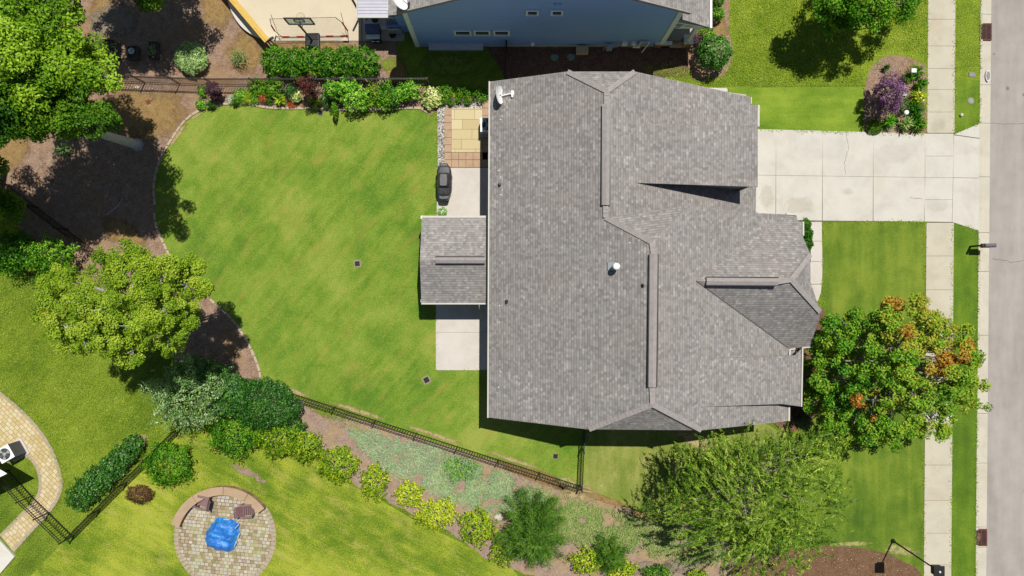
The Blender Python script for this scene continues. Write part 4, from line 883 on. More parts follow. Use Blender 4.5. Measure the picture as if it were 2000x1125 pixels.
fence('picket_fence', 'long black picket fence slanting along the south side of the back lawn', [(575, 769), (1133, 948)], 1.15)
fence('picket_fence', 'short black picket fence from the big house down to the fence corner', [(1140, 800), (1133, 948)], 1.3)
fence('picket_fence', 'black picket fence between the planting bed and the neighbour with the court', [(215, 160), (420, 167), (840, 166)], 1.35)
fence('picket_fence', 'black picket fence in the deep shade of the mulch bed below the large tree', [(-40, 318), (190, 492), (245, 540)], 1.2)
fence('picket_fence', 'black picket fence running diagonally between the two lower lawns', [(144, 1046), (352, 838)], 1.15)
fence('picket_fence', 'black picket fence with a gate crossing the curved paver path', [(19, 918), (64, 968), (97, 1000), (144, 1046)], 1.3, posts=1.7)
fence('picket_fence', 'dark fence section standing in the shade between the two houses', [(989, 96), (985, 172)], 1.2)
# ------------------------------------------------------------------ round seating wall, chairs, tarp
m = MB()
def wallarc(a0, a1, r0, r1, z0, z1, n=10, g=.25):
    for i in range(n):
        b0 = a0 + (a1 - a0) * i / n; b1 = a0 + (a1 - a0) * (i + 1) / n
        m.prism(W(circ(r0, 2, b0, b1) + circ(r1, 2, b1, b0)), z0, z1)
T = Thing('seat_wall', 'low curved stone seat wall around the north edge of the round patio', 'wall', P(440, 955))
for i, (a0, a1) in enumerate(((36, 60), (60.3, 88), (88.3, 124), (124.3, 163.5))):
    m = MB(); wallarc(a0, a1, 87, 100, 0, .42, 8); T.part('block_course', m, M['stone']); m = MB(); wallarc(a0 + .1, a1 - .1, 85.5, 101.5, .42, .5, 8); T.part('cap_stone', m, concrete('cap_stone', al(196, 168, 138), .4, 2))
def adirondack(name, label, c, rz, stool=False):
    x, y, _ = P(*c); T = Thing(name, label, 'chair', (x, y, 0)); T.o.rotation_euler = (0, 0, rz); mt = M['brown_cover']
    def pt(nm, m): return m.obj(nm, mt, T.o, (0, 0, 0))
    m = MB()
    for i in range(6): m.box((0, .3 - i * .1, .36 - .02 * (6 - i)), (.55, .085, .02), tilt=('x', .2))
    pt('seat', m); m = MB()
    for i in range(6): m.beam((-.25 + i * .1, -.2, .28), (-.27 + i * .108, -.56, .86 + .03 * math.sin(math.pi * i / 5)), .088, .022)
    m.beam((-.27, -.32, .42), (.27, -.32, .42), .05, .03); m.beam((-.27, -.47, .68), (.27, -.47, .68), .05, .03); pt('backrest', m)
    for s in (-1, 1):
        pt('armrest', MB().box((s * .34, 0, .56), (.13, .68, .025))); pt('leg', MB().box((s * .32, .3, .28), (.05, .09, .56))); pt('leg', MB().box((s * .32, -.3, .28), (.05, .09, .56)))
    return T
adirondack('adirondack_chair', 'mauve slatted garden chair facing away from the seat wall on its left', (403, 977), 1.35)
adirondack('adirondack_chair', 'mauve slatted garden chair alone at the right end of the seat wall', (487, 993), -1.5)
x, y, _ = P(379, 981); T = Thing('footstool', 'low mauve slatted footstool in front of the left garden chair', 'footstool', (x, y, 0)); m = MB()
for i in range(5): m.box((-.2 + i * .1, 0, .34), (.085, .42, .02), -.2)
m2 = m; T.part('slats', MB().add([(a + x, b + y, c) for a, b, c in m.v], m.f), M['brown_cover'])
for dx, dy in ((-.17, .17), (.17, .17), (-.17, -.17), (.17, -.17)): T.part('leg', MB().box((x + dx, y + dy, .16), (.05, .05, .32), -.2), M['brown_cover'])
# tarp over the fire pit
x, y, _ = P(436, 1043); T = Thing('tarp', 'crumpled bright blue tarp draped over a round fire pit', 'tarp', (x, y, 0))
T.part('fire_pit', MB().lathe((x + .02, y - .02, 0), [(.58, .03), (.58, .26), (.5, .28)], 20), M['stone'])
out = [(402, 1052), (405, 1036), (416, 1021), (424, 1012), (431, 1008), (440, 1011), (452, 1014), (462, 1018), (471, 1022), (467, 1030), (469, 1040), (464, 1052), (461, 1066), (457, 1074), (446, 1077), (432, 1075), (418, 1071), (406, 1066)]
op = [Vector(P(*p)) for p in out]; ctr = Vector((x, y - .05, 0)); nr = 9; nn_ = 72; vs = []
for j in range(nr + 1):
    q = j / nr
    for k in range(nn_):
        f_ = k / nn_ * len(op); i0 = int(f_) % len(op); o_ = op[i0].lerp(op[(i0 + 1) % len(op)], f_ % 1); a = 2 * math.pi * k / nn_
        v = ctr.lerp(o_, q); hz = .44 if q < .62 else .44 * max(0, (1 - (q - .62) / .34)) + .05
        hz -= .10 * (1 - q) * (1 - q); nz_ = mnoise.noise(Vector((v.x * 3.2, v.y * 3.2, 1.5))) * .07 + abs(mnoise.noise(Vector((v.x * 7, v.y * 7, 4)))) * .07 * min(1, q * 2) + .06 * mnoise.noise(Vector((v.x * 1.6 + v.y * 5, v.y * 1.3, 9))) + .03 * math.sin(a * 19 + 1) * q ** 4
        vs.append((v.x + .03 * math.sin(a * 17) * q, v.y + .03 * math.cos(a * 11) * q, max(.04, hz + nz_)))
fs = []
for j in range(nr):
    for k in range(nn_): k2 = (k + 1) % nn_; fs.append((j * nn_ + k, (j + 1) * nn_ + k, (j + 1) * nn_ + k2, j * nn_ + k2))
mt, nt_, bs_ = newmat('tarp_blue'); t = NT(nt_); t.lk(t.ramp(t.noise(t.pos(), 3.5, 5, .7), [(.3, al(26, 96, 190)), (.55, al(50, 140, 226)), (.75, al(104, 180, 240))]), bs_.inputs['Base Color']); bs_.inputs['Roughness'].default_value = .38
b_ = t.n('Bump'); b_.inputs['Strength'].default_value = .8; b_.inputs['Distance'].default_value = .04; t.lk(t.noise(t.pos(), 7, 5, .7, .6), b_.inputs['Height']); t.lk(b_.outputs[0], bs_.inputs['Normal'])
T.part('cover', MB().add(vs, fs + [tuple(range(nn_ - 1, -1, -1))]), mt, smooth=True)
m = MB(); 
for px, py, a in ((415, 1040, 1.3), (460, 1062, 1.2), (463, 1028, .8), (443, 1014, -.1), (466, 1046, 1.2)): xx, yy, _ = P(px, py, .4); m.box((xx, yy, .42), (.34, .035, .02), a)
T.part('hem_strap', m, M['offwhite'])
# ------------------------------------------------------------------ covered grill, condensers, pot
x, y, _ = P(870, 358); T = Thing('covered_grill', 'large barbecue under a black fitted cover at the edge of the patio', 'grill', (x, y, 0))
def loft(secs, n=20):
    vs = []
    for z, rx, ry, cy, pw_ in secs:
        for k in range(n):
            a = 2 * math.pi * k / n; c_, s_ = math.cos(a), math.sin(a); vs.append((x + rx * abs(c_) ** pw_ * (1 if c_ > 0 else -1), y + cy + ry * abs(s_) ** pw_ * (1 if s_ > 0 else -1) + .0, z))
    fs = [(i * n + k, i * n + (k + 1) % n, (i + 1) * n + (k + 1) % n, (i + 1) * n + k) for i in range(len(secs) - 1) for k in range(n)] + [tuple((len(secs) - 1) * n + k for k in range(n))]
    return MB().add(vs, fs)
cov = simple('grill_cover', (.03, .031, .034), .42, .5, 4, spec=.6, bump=1.0)
T.part('cover', loft([(.04, .40, .84, 0, .6), (.5, .42, .88, .02, .55), (.86, .43, .9, .02, .5), (.92, .40, .78, .02, .5), (1.0, .36, .44, .02, .35), (1.15, .27, .38, .02, .35), (1.2, .20, .33, .02, .3)], 28), cov)
T.part('side_table', loft([(.05, .26, .24, -.84, .6), (.8, .30, .22, -.84, .5), (.86, .27, .18, -.84, .5)], 18), cov); T.part('side_table', loft([(.05, .2, .2, .86, .6), (.8, .24, .2, .84, .5), (.88, .2, .16, .84, .5)], 18), cov)
m = MB()
for dx in (-.42, .42):
    m.tube([(x + dx, y + .32, .9), (x + dx * 1.12, y + .2, .9), (x + dx * 1.1, y + .05, .88)], .018, 5)
m.beam((x - .38, y + .36, 1.06), (x + .38, y + .36, 1.06), .03, .03).beam((x - .38, y - .32, 1.06), (x + .38, y - .32, 1.06), .03, .03); T.part('strap', m, M['black'])
def condenser(label, c, rz, sz, h, body):
    x, y, _ = P(*c); T = Thing('air_conditioner', label, 'air conditioner', (x, y, 0)); T.o.rotation_euler = (0, 0, rz)
    def pt(nm, m, mt, par=None, **k): return m.obj(nm, mt, par or T.o, (0, 0, 0), **k)
    pt('base_pad', MB().box((0, 0, .06), (sz + .22, sz + .22, .08)), M['conc_patio']); m = MB().box((0, 0, h / 2 + .1), (sz - .04, sz - .04, h))
    for i in range(22):
        for s in (-1, 1): m.box((s * (sz / 2 - .015), -sz / 2 + .03 + i * (sz - .06) / 21, h / 2 + .1), (.02, .012, h - .04)); m.box((-sz / 2 + .03 + i * (sz - .06) / 21, s * (sz / 2 - .015), h / 2 + .1), (.012, .02, h - .04))
    pt('coil_case', m, body); tp = pt('top_panel', MB().box((0, 0, h + .12), (sz, sz, .05)), M['white'], bevel=.03)
    pt('fan_opening', MB().lathe((0, 0, h + .145), [(sz * .40, 0), (sz * .40, .006), (.02, .006)], 24), M['dark'], tp)
    m = MB().lathe((0, 0, h + .15), [(.1, 0), (.1, .02), (.03, .025)], 14)
    for i in range(3): a = i * 2.094; m.add([(.06 * math.cos(a), .06 * math.sin(a), h + .156), (sz * .38 * math.cos(a - .35), sz * .38 * math.sin(a - .35), h + .153), (sz * .38 * math.cos(a + .35), sz * .38 * math.sin(a + .35), h + .165)], [(0, 1, 2)])
    pt('fan', m, M['galv'], tp); m = MB()
    for r in (.1, .17, .24, .31, .38): q = [(sz * r / .4 * .4 * math.cos(a), sz * r / .4 * .4 * math.sin(a), h + .175) for a in np.linspace(0, 6.283, 25)]; m.tube(q, .005, 4)
    for i in range(6): a = i * 1.047; m.beam((0, 0, h + .175), (sz * .4 * math.cos(a), sz * .4 * math.sin(a), h + .175), .008, .008)
    pt('fan_guard', m, M['galv'], tp); return T
condenser('white air conditioner tucked under the roof edge of the big house', (953, 251), 0, .82, .78, M['galv'])
condenser('grey-sided air conditioner beside the curved paver path at the left edge', (36, 878), .52, .84, .95, simple('coil_grey', al(110, 112, 120), .5))
x, y, _ = P(866, 415); T = Thing('potted_plant', 'small leafy plant in a pale pot at the patio corner', 'potted plant', (x, y, 0))
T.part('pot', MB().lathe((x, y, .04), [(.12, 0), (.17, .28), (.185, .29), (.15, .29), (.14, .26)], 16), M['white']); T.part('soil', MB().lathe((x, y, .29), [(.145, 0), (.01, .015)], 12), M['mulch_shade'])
q, d = dome_points(220, .26, .26, .3, .2); leaf_obj('foliage', q + np.array((x, y, .28)), d + np.array((0, 0, .4)), .10, .05, rg.uniform(.2, .9, 220), L_['bright'], T.o, T.loc)
# drains
def grate(name, label, c, s, rz=0, pad=.12, bars=5):
    x, y, _ = P(*c); T = Thing(name, label, 'drain', (x, y, 0)); T.o.rotation_euler = (0, 0, rz)
    MB().box((0, 0, .012), (s + pad * 2, s + pad * 2, .03)).obj('collar', simple('drain_collar', al(158, 150, 120), .9), T.o); m = MB().box((0, 0, .022), (s, s, .02)); m.obj('sump', M['dark'], T.o); m = MB()
    for i in range(bars): m.box((-s / 2 + s * (i + .5) / bars, 0, .037), (s / bars * .35, s, .012))
    m.box((0, 0, .038), (s, s * .08, .014)); m.obj('bars', M['iron'], T.o); return T
grate('yard_drain', 'small square yard drain near the planting bed at the top of the back lawn', (626, 221), .24, 0, .03)
grate('yard_drain', 'square yard drain in the middle of the back lawn', (698, 515), .28, .1, .08)
grate('yard_drain', 'square yard drain on the lawn left of the lower patio slab', (833, 742), .3, .5, .08)
grate('yard_drain', 'small dark yard drain near the fence corner', (1085, 891), .26, -.1, .03)
M['rust'] = simple('rusty_iron', al(128, 72, 58), .8, .25, 8)
def storm(label, c, dirt):
    x, y, _ = P(*c); T = Thing('storm_grate', label, 'storm drain', (x, y, 0)); z = .0
    T.part('frame', MB().box((x, y, -.02), (.72, 1.0, .07)), M['rust']); T.part('sump', MB().box((x, y, .012), (.6, .88, .02)), M['dark']); m = MB()
    for i in range(13): m.box((x - .15, y - .40 + i * .067, .028), (.27, .014, .02)); m.box((x + .15, y - .40 + i * .067, .028), (.27, .014, .02))
    m.box((x, y, .03), (.03, .9, .02)); T.part('bars', m, M['rust'])
    if dirt: T.part('leaf_litter', MB().add([(x - .2, y - .25, .045), (x - .05, y - .1, .046), (x - .06, y + .25, .045), (x - .2, y + .32, .047), (x - .27, y, .045)], [(0, 1, 2, 3, 4)]), M['mulch_red'])
storm('rusty storm grate in the gutter near the top of the street', (1925, 62), False); storm('rusty storm grate in the gutter near the bottom of the street, partly filled with leaves', (1916, 1050), True)
x, y, _ = P(1929.5, 148); T = Thing('manhole_cover', 'oval grey utility cover set in the gutter', 'cover', (x, y, 0)); T.part('ring', MB().lathe((x, y, -.02), [(.2, 0), (.2, .05), (.17, .05)], 20, .75, 1.75), M['galv']); T.part('lid', MB().lathe((x, y, .0), [(.15, 0), (.15, .04), (.02, .045)], 20, .75, 1.75), simple('lid_grey', al(160, 150, 135), .8))
# ------------------------------------------------------------------ mailbox, street lamp, small utilities
x, y, _ = P(1895, 481.5); T = Thing('mailbox', 'black post mailbox with a grey rounded box by the kerb', 'mailbox', (x, y, 0)); T.part('post', MB().box((x, y, .55), (.1, .1, 1.1)).box((x, y, 1.11), (.13, .13, .03)), M['iron'])
T.part('arm', MB().beam((x, y, .88), (x + .5, y, .88), .08, .08).beam((x, y, .6), (x + .3, y, .86), .05, .05), M['iron']); m = MB(); pr = [(-.11, 0), (.11, 0), (.11, .14)] + [(.11 * math.cos(a), .14 + .09 * math.sin(a)) for a in np.linspace(.3, 2.84, 8)] + [(-.11, .14)]; n = len(pr)
vs = [(x + .1, y + a, .93 + b) for a, b in pr] + [(x + .72, y + a, .93 + b) for a, b in pr]; m.add(vs, [tuple(range(n)), tuple(range(2 * n - 1, n - 1, -1))] + [(i, n + i, n + (i + 1) % n, (i + 1) % n) for i in range(n)]); T.part('box', m, simple('mailbox_grey', al(112, 104, 116), .5, .1))
T.part('door', MB().box((x + .73, y, 1.03), (.02, .2, .2)), M['iron']); T.part('newspaper_box', MB().box((x + .35, y, .76), (.5, .24, .12)), M['iron'], bevel=.02)
x, y, _ = P(1743.5, 1056); T = Thing('street_lamp', 'tall black street lamp with a square head over the lower mulch bed', 'street lamp', (x, y, 0)); T.part('base', MB().lathe((x, y, 0), [(.12, 0), (.12, .1), (.075, .2)], 12), M['iron']); T.part('pole', MB().tube([(x, y, .05), (x, y, 3.9)], [.05, .04], 10), M['iron'])
T.part('lamp_head', MB().box((x, y, 4.16), (.44, .44, .34)).box((x, y, 4.35), (.56, .56, .05)).box((x, y, 3.96), (.3, .3, .06)), M['iron']); T.part('photocell', MB().lathe((x, y, 4.37), [(.05, 0), (.05, .07), (.02, .09)], 10), M['white'])
x, y, _ = P(1762, 178); T = Thing('utility_pad', 'grey square utility lid beside the purple bush', 'cover', (x, y, 0)); T.part('slab', MB().box((x - .02, y, .06), (.42, .62, .12)), M['conc_walk']); T.part('lid', MB().box((x - .02, y, .13), (.34, .54, .03)), M['galv'])
x, y, _ = P(1766, 148); T = Thing('path_light', 'white square-topped light post in the street-side bed', 'light', (x, y, 0)); T.part('post', MB().box((x - .03, y, .45), (.1, .1, .9)), M['galv']); T.part('cap', MB().box((x, y, .95), (.29, .24, .1)), M['white'], bevel=.03)
x, y, _ = P(1754, 227); T = Thing('path_light', 'white round-topped light post in the street-side bed', 'light', (x, y, 0)); T.part('post', MB().tube([(x, y, 0), (x, y, .8)], .04, 8), M['galv']); T.part('cap', MB().lathe((x, y, .8), [(.1, 0), (.14, .03), (.13, .09), (.03, .12)], 18), M['white'], smooth=True)
for c, lb, r, nm, mt in (((1898, 146), 'rectangular grey meter lid on the grass strip', 0, 'meter_lid', simple('lid_dull', al(150, 150, 146), .8)),):
    x, y, _ = P(*c); m = MB().box((x, y, .02), (.36, .26, .04)).box((x, y, .042), (.28, .18, .012)); m.obj(nm, mt, org=(x, y, 0), label=lb, cat='cover')
x, y, _ = P(1895.5, 197); T = Thing('valve_lid', 'round grey valve lid on the grass strip', 'cover', (x, y, 0)); T.part('ring', MB().lathe((x, y, 0), [(.2, 0), (.2, .03), (.16, .035)], 20), simple('ring_dull', al(150, 148, 142), .8)); T.part('cap', MB().lathe((x, y, .01), [(.13, 0), (.13, .04), (.02, .045)], 16), simple('cap_dull', al(170, 166, 158), .8))
x, y, _ = P(1876, 225); T = Thing('cleanout_cap', 'small white pipe cap on the grass strip near the driveway', 'cap', (x, y, 0)); T.part('pipe', MB().tube([(x, y, 0), (x, y, .12)], .08, 12), M['white']); T.part('plug', MB().lathe((x, y, .12), [(.085, 0), (.085, .03), (.03, .05)], 12), M['offwhite'])
x, y, _ = P(1136, 101); T = Thing('stone_bin', 'tan square box on the shaded mulch beside the blue wall', 'box', (x, y, 0)); T.part('body', MB().add([(x - .34, y - .2, 0), (x + .34, y - .2, 0), (x + .3, y + .22, 0), (x - .3, y + .22, 0), (x - .34, y - .2, .34), (x + .34, y - .2, .34), (x + .3, y + .22, .34), (x - .3, y + .22, .34)], [(3, 2, 1, 0), (4, 5, 6, 7), (0, 1, 5, 4), (1, 2, 6, 5), (2, 3, 7, 6), (3, 0, 4, 7)]), simple('tan_box', al(206, 186, 150), .8)); T.part('lid', MB().box((x, y, .36), (.72, .48, .05)), simple('tan_lid', al(214, 192, 154), .8), bevel=.02)
for c, lb in (((1083, 113), 'pale teal stepping stone nearer the shaded fence'), ((1115, 112), 'pale teal stepping stone beside the tan box')):
    x, y, _ = P(*c); m = MB().prism([(x + .24 * (1 + .15 * math.sin(3 * a)) * math.cos(a), y + .2 * math.sin(a)) for a in np.linspace(0, 5.9, 14)], 0, .06); m.obj('stepping_stone', simple('stone_teal', al(130, 156, 146), .8, .2), org=(x, y, 0), label=lb, cat='stepping stone')
# ------------------------------------------------------------------ basketball hoop, rebound net, yellow beam
x, y, _ = P(612, 85); T = Thing('basketball_hoop', 'portable basketball hoop with black base and clear backboard beside the court', 'basketball hoop', (x, y, 0))
T.part('base', MB().box((x, y + .1, .14), (.85, .9, .24)), M['black'], bevel=.08); T.part('pole', MB().tube([(x, y + .1, .2), (x, y + .05, 2.75)], .055, 10), M['black'])
bb0 = Vector(P(582, 38, 3.2)); m = MB(); u = 1.25
cx_, cy_, cz_ = bb0.x, bb0.y, 2.95
T.part('support_arm', MB().beam((x, y + .05, 2.7), (cx_ + .1, cy_ - .12, 3.05), .06, .05).beam((x, y + .05, 2.2), (cx_ + .1, cy_ - .12, 2.75), .05, .05).beam((x - .1, y + .05, 2.5), (cx_ - .05, cy_ - .12, 2.9), .04, .04), M['galv'])
for s in (-1, 1): m.box((cx_ + s * .7, cy_, cz_), (.07, .06, .9))
for s in (-1, 1): m.box((cx_, cy_, cz_ + s * .42), (1.4, .06, .07))
m.box((cx_, cy_ + .01, cz_ - .12), (.55, .05, .05)).box((cx_, cy_ + .01, cz_ + .2), (.55, .05, .05)).box((cx_ - .26, cy_ + .01, cz_ + .04), (.05, .05, .3)).box((cx_ + .26, cy_ + .01, cz_ + .04), (.05, .05, .3))
bbf = T.part('backboard', m, M['black']); gm, nt_, bs_ = newmat('clear_board'); bs_.inputs['Base Color'].default_value = (.75, .78, .78, 1); bs_.inputs['Alpha'].default_value = .45; T.part('panel', MB().box((cx_, cy_, cz_), (1.34, .02, .8)), gm, parent=bbf)
q = [(cx_ + .23 * math.cos(a), cy_ + .32 + .23 * math.sin(a), 2.75) for a in np.linspace(0, 6.283, 25)]; rim = T.part('rim', MB().tube(q, .012, 6), simple('rim_tan', al(206, 160, 96), .5)); m = MB()
for i in range(12): a = i * .5236; m.tube([(cx_ + .23 * math.cos(a), cy_ + .32 + .23 * math.sin(a), 2.75), (cx_ + .14 * math.cos(a + .25), cy_ + .32 + .14 * math.sin(a + .25), 2.35)], .007, 4)
T.part('net', m, M['white'], parent=rim)
T = Thing('rebound_net', 'wide ball-stop net on a thin frame with red and white padded lower edge', 'net', P(612, 70)); m = MB(); tz = 1.9
tl, tr = P(527, 37, tz), P(655, 34, tz); bl_, br_ = P(552, 73), P(680, 71); rr = P(679, 60, .9); ll = P(530, 50, 1.2)
m.tube([tl, ll, (bl_[0] - .3, bl_[1] + .2, .5), bl_], .02, 6).tube([tr, P(668, 44, 1.5), rr, br_], .02, 6).tube([tl, tr], .014, 6); T.part('frame', m, M['black'])
m = MB()
for i in range(9):
    a = Vector(bl_).lerp(Vector(br_), i / 9); b = Vector(bl_).lerp(Vector(br_), (i + 1) / 9); m.tube([a + Vector((0, 0, .06)), b + Vector((0, 0, .06))], .05, 8, mi=i % 2)
m.tube([(ll[0], ll[1], ll[2]), (bl_[0] - .3, bl_[1] + .2, .5)], .045, 8, mi=0).tube([P(668, 44, 1.5), rr], .045, 8, mi=0)
T.part('padded_edge', m, [simple('pad_red', al(190, 50, 36), .5), M['offwhite']])
m = MB(); nx = 34
for i in range(nx + 1):
    a = Vector(tl).lerp(Vector(tr), i / nx); b = Vector(bl_).lerp(Vector(br_), i / nx); mid = (a + b) / 2 - Vector((0, 0, .2)); m.tube([a, mid, b], .0035, 3)
for j in range(1, 12):
    f_ = j / 12; g = lambda p0, p1: Vector(p0).lerp(Vector(p1), f_) - Vector((0, 0, .2 * (1 - abs(2 * f_ - 1)))); m.tube([g(tl, bl_), g(tr, br_)], .0035, 3)
T.part('netting', m, simple('net_cord', al(150, 120, 80), .8))
for c in ((548, 50), (679, 46)): x, y, _ = P(*c); T.part('post', MB().tube([(x, y - .9, 0), (x, y, 1.6)], .014, 6), M['black'])
T = Thing('yellow_beam', 'long bright yellow plank beam raised over the curved court border', 'beam', P(487, 45)); a, b = Vector(P(448, -8, 1.0)), Vector(P(522, 80, 1.0)); a = a + (a - b) * .5; dd = (b - a).normalized(); sd = Vector((-dd.y, dd.x, 0))
ym = simple('yellow_paint', al(232, 190, 78), .5, .06)
for s in (-.12, 0, .12): T.part('plank', MB().beam(tuple(a + sd * s), tuple(b + sd * s), .105, .12), ym)
m = MB()
for s in (-.15, 0, .15): m.beam(tuple(b + sd * s * .9 + dd * .02), tuple(b + sd * s * 1.4 + dd * .3 + Vector((0, 0, -.95))), .06, .06)
T.part('leg', m, M['black']); m = MB().beam(tuple(a.lerp(b, .1)), tuple(a.lerp(b, .1) + Vector((0, 0, -.97))), .1, .1); T.part('leg', m, M['black'])
# raised planters in the shade
def planter(label, c, s, stuff):
    x, y, _ = P(*c); T = Thing('planter_box', label, 'planter', (x, y, 0), 'raised planter boxes in the shade'); m = MB(); w2, h2 = s[0] / 2, s[1] / 2
    for dx in (-1, 1): m.box((x + dx * w2, y, .16), (.05, s[1] + .05, .32))
    for dy in (-1, 1): m.box((x, y + dy * h2, .16), (s[0] - .05, .05, .32))
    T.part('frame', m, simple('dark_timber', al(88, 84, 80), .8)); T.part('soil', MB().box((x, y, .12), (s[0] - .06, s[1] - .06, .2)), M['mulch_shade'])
    if stuff: 
        n = 90; q = np.stack([rg.uniform(-w2 * .8, w2 * .8, n) + x, rg.uniform(-h2 * .8, h2 * .8, n) + y, rg.uniform(.25, .45, n)], 1); leaf_obj('seedlings', q, np.tile((0, 0, 1.0), (n, 1)), .12, .05, rg.uniform(.2, .9, n), L_['silver'], T.o, T.loc)
planter('empty dark planter frame nearest the large leafy tree', (208, 97), (.9, .95), False); planter('dark planter frame with thin green rims, second from the tree', (229, 101), (.42, .9), True)
planter('planter frame full of rusty leaves holding the round pan', (264, 106), (.55, .75), False); planter('planter frame with pale seedlings at the right end of the row', (304, 101), (.5, .92), True)
x, y, _ = P(262, 103); T = Thing('water_pan', 'round pale blue pan lying in a shaded planter', 'pan', (x, y, .26)); T.part('pan', MB().lathe((x, y, .26), [(.12, 0), (.17, .05), (.18, .05), (.15, .02), (.02, .015)], 18), simple('pan_blue', al(170, 210, 216), .4)); T.part('rim', MB().tube([(x + .175 * math.cos(a), y + .175 * math.sin(a), .31) for a in np.linspace(0, 6.28, 20)], .01, 5), M['white'])
# bottom left: house corner and slab
x0, y0, _ = P(-10, 1050); m = MB().prism(W([(-60, 1000), (0, 1052), (31, 1086), (0, 1122), (-60, 1190)]), 0, .12); sl2 = m.obj('entry_slab', M['conc_pale'], kind='structure')
T = Thing('grey_house', 'corner of a grey neighbouring house with a pale roof edge at the left margin', 'house', P(-60, 930)); q = W([(-400, 700), (-30, 905), (2, 940), (-40, 985), (-400, 1300)])
T.part('wall', MB().prism(q, 0, 2.6), simple('grey_siding', al(90, 96, 104), .7)); m = MB(); e0, e1, e2 = P(-40, 890, 2.8), P(13, 922, 2.8), P(-60, 966, 2.8)
T.part('roof', MB().add([P(-500, 640, 2.8), P(-20, 905, 2.8), P(14, 925, 2.8), P(-60, 960, 2.8), P(-500, 1300, 2.8)] + [P(-500, 640, 2.9), P(-20, 905, 2.9), P(14, 925, 2.9), P(-60, 960, 2.9), P(-500, 1300, 2.9)], [(4, 3, 2, 1, 0), (5, 6, 7, 8, 9), (0, 1, 6, 5), (1, 2, 7, 6), (2, 3, 8, 7), (3, 4, 9, 8)]), M['white'])
# ------------------------------------------------------------------ trees
T1l = [(30, 40, 66, 11), (95, 30, 62, 11), (140, 15, 36, 10), (35, 105, 70, 11.5), (100, 100, 62, 11), (70, 150, 64, 11), (140, 95, 44, 10.5), (150, 145, 44, 10), (185, 120, 36, 9), (208, 150, 34, 10.5), (40, -40, 80, 11), (-60, 60, 80, 11), (-60, 150, 80, 11), (130, 185, 50, 8), (10, 180, 55, 8.5)]
def bright(c, l, t): return min(1, t * .85 + .04)
tree('leafy_tree', 'bright yellow-green crown of the large tree at the upper left corner', (150, 150), [l for l in T1l if l[1] < 170], L_['oak_bright'], .15, 1.0, .2, tf=bright, vis=1.2, clump=4.6, barkm=M['bark_pale'], crs=.55)
tree('leafy_tree', 'large dark green tree with a leaning grey trunk base beside the back lawn', (268, 283), [(60, 200, 64, 10), (20, 225, 60, 9.5), (100, 220, 58, 10), (140, 195, 48, 10), (150, 232, 44, 10), (60, 246, 36, 9), (200, 232, 32, 10.5), (120, 250, 32, 9), (-40, 190, 80, 10.5), (-90, 240, 80, 10), (-60, 120, 70, 11)], L_['oak'], .14, 1.15, .26, clump=5.5, vis=.15, barkm=M['bark_pale'])
tree('leafy_tree', 'green tree reaching in from beyond the left margin over the mulch bed', (10, 330), [(-150, 290, 90, 8), (-70, 325, 62, 7), (-90, 250, 80, 8), (-30, 385, 30, 4), (5, 405, 26, 3.2), (22, 398, 16, 3.2), (-130, 370, 60, 6)], L_['oak'], .14, 1.1, .2, vis=.2)
tree('leafy_tree', 'tall tree whose crown hangs in from beyond the top margin over the planters', (335, -35), [(190, -170, 85, 7), (255, -115, 58, 7), (140, -110, 72, 7), (200, -85, 60, 6.5), (290, -60, 42, 5.5), (265, -160, 70, 7), (290, -8, 22, 4.5), (220, -210, 60, 7), (340, -90, 44, 6)], L_['oak'], .14, 1.1, .2, vis=.2)
yel = [(100, 590, 36, 8.4), (130, 640, 44, 8.4), (120, 545, 30, 7.9), (165, 590, 48, 8.9), (170, 655, 44, 8.4), (215, 520, 38, 8.4), (210, 600, 52, 9.4), (215, 660, 46, 8.9), (262, 505, 34, 8.4), (270, 560, 50, 9.4), (275, 625, 52, 9.4), (260, 685, 34, 8.4), (318, 540, 46, 8.9), (325, 600, 46, 8.9), (330, 655, 36, 8.2), (365, 555, 38, 8.4), (375, 520, 26, 7.9), (392, 560, 20, 7.7), (360, 610, 30, 8.4), (390, 530, 18, 7.4), (85, 560, 18, 7.4), (235, 700, 18, 7.9)]
tree('leafy_tree', 'feathery yellow-green tree left of the back lawn, over the diagonal fence', (372, 592), yel, L_['yellow'], .10, 1.1, .2, clump=12, crs=.32, vis=.35, lowd=1.2, barkm=M['bark_pale'])
mp = [(1640, 620, 30, 4), (1640, 660, 44, 4.6), (1610, 700, 34, 3.8), (1680, 700, 46, 5), (1600, 750, 30, 3.2), (1590, 765, 22, 2.8), (1640, 770, 40, 4), (1625, 815, 36, 3.4), (1690, 780, 44, 4.6), (1700, 835, 36, 3.8), (1660, 845, 26, 3), (1730, 620, 40, 4.8), (1700, 650, 44, 5), (1760, 670, 46, 5.4), (1735, 720, 50, 5.6), (1790, 620, 38, 4.6), (1830, 650, 42, 4.8), (1810, 700, 48, 5.2), (1780, 770, 48, 5), (1840, 745, 46, 4.8), (1870, 690, 38, 4.3), (1872, 740, 32, 4), (1850, 800, 34, 4), (1800, 830, 32, 3.8), (1745, 840, 34, 3.8), (1885, 650, 22, 3.6), (1895, 705, 14, 3.4), (1897, 745, 14, 3.4), (1742, 596, 16, 4.4), (1815, 608, 18, 4.2), (1895, 780, 16, 3.5), (1835, 838, 12, 3.2), (1580, 790, 12, 2.8)]
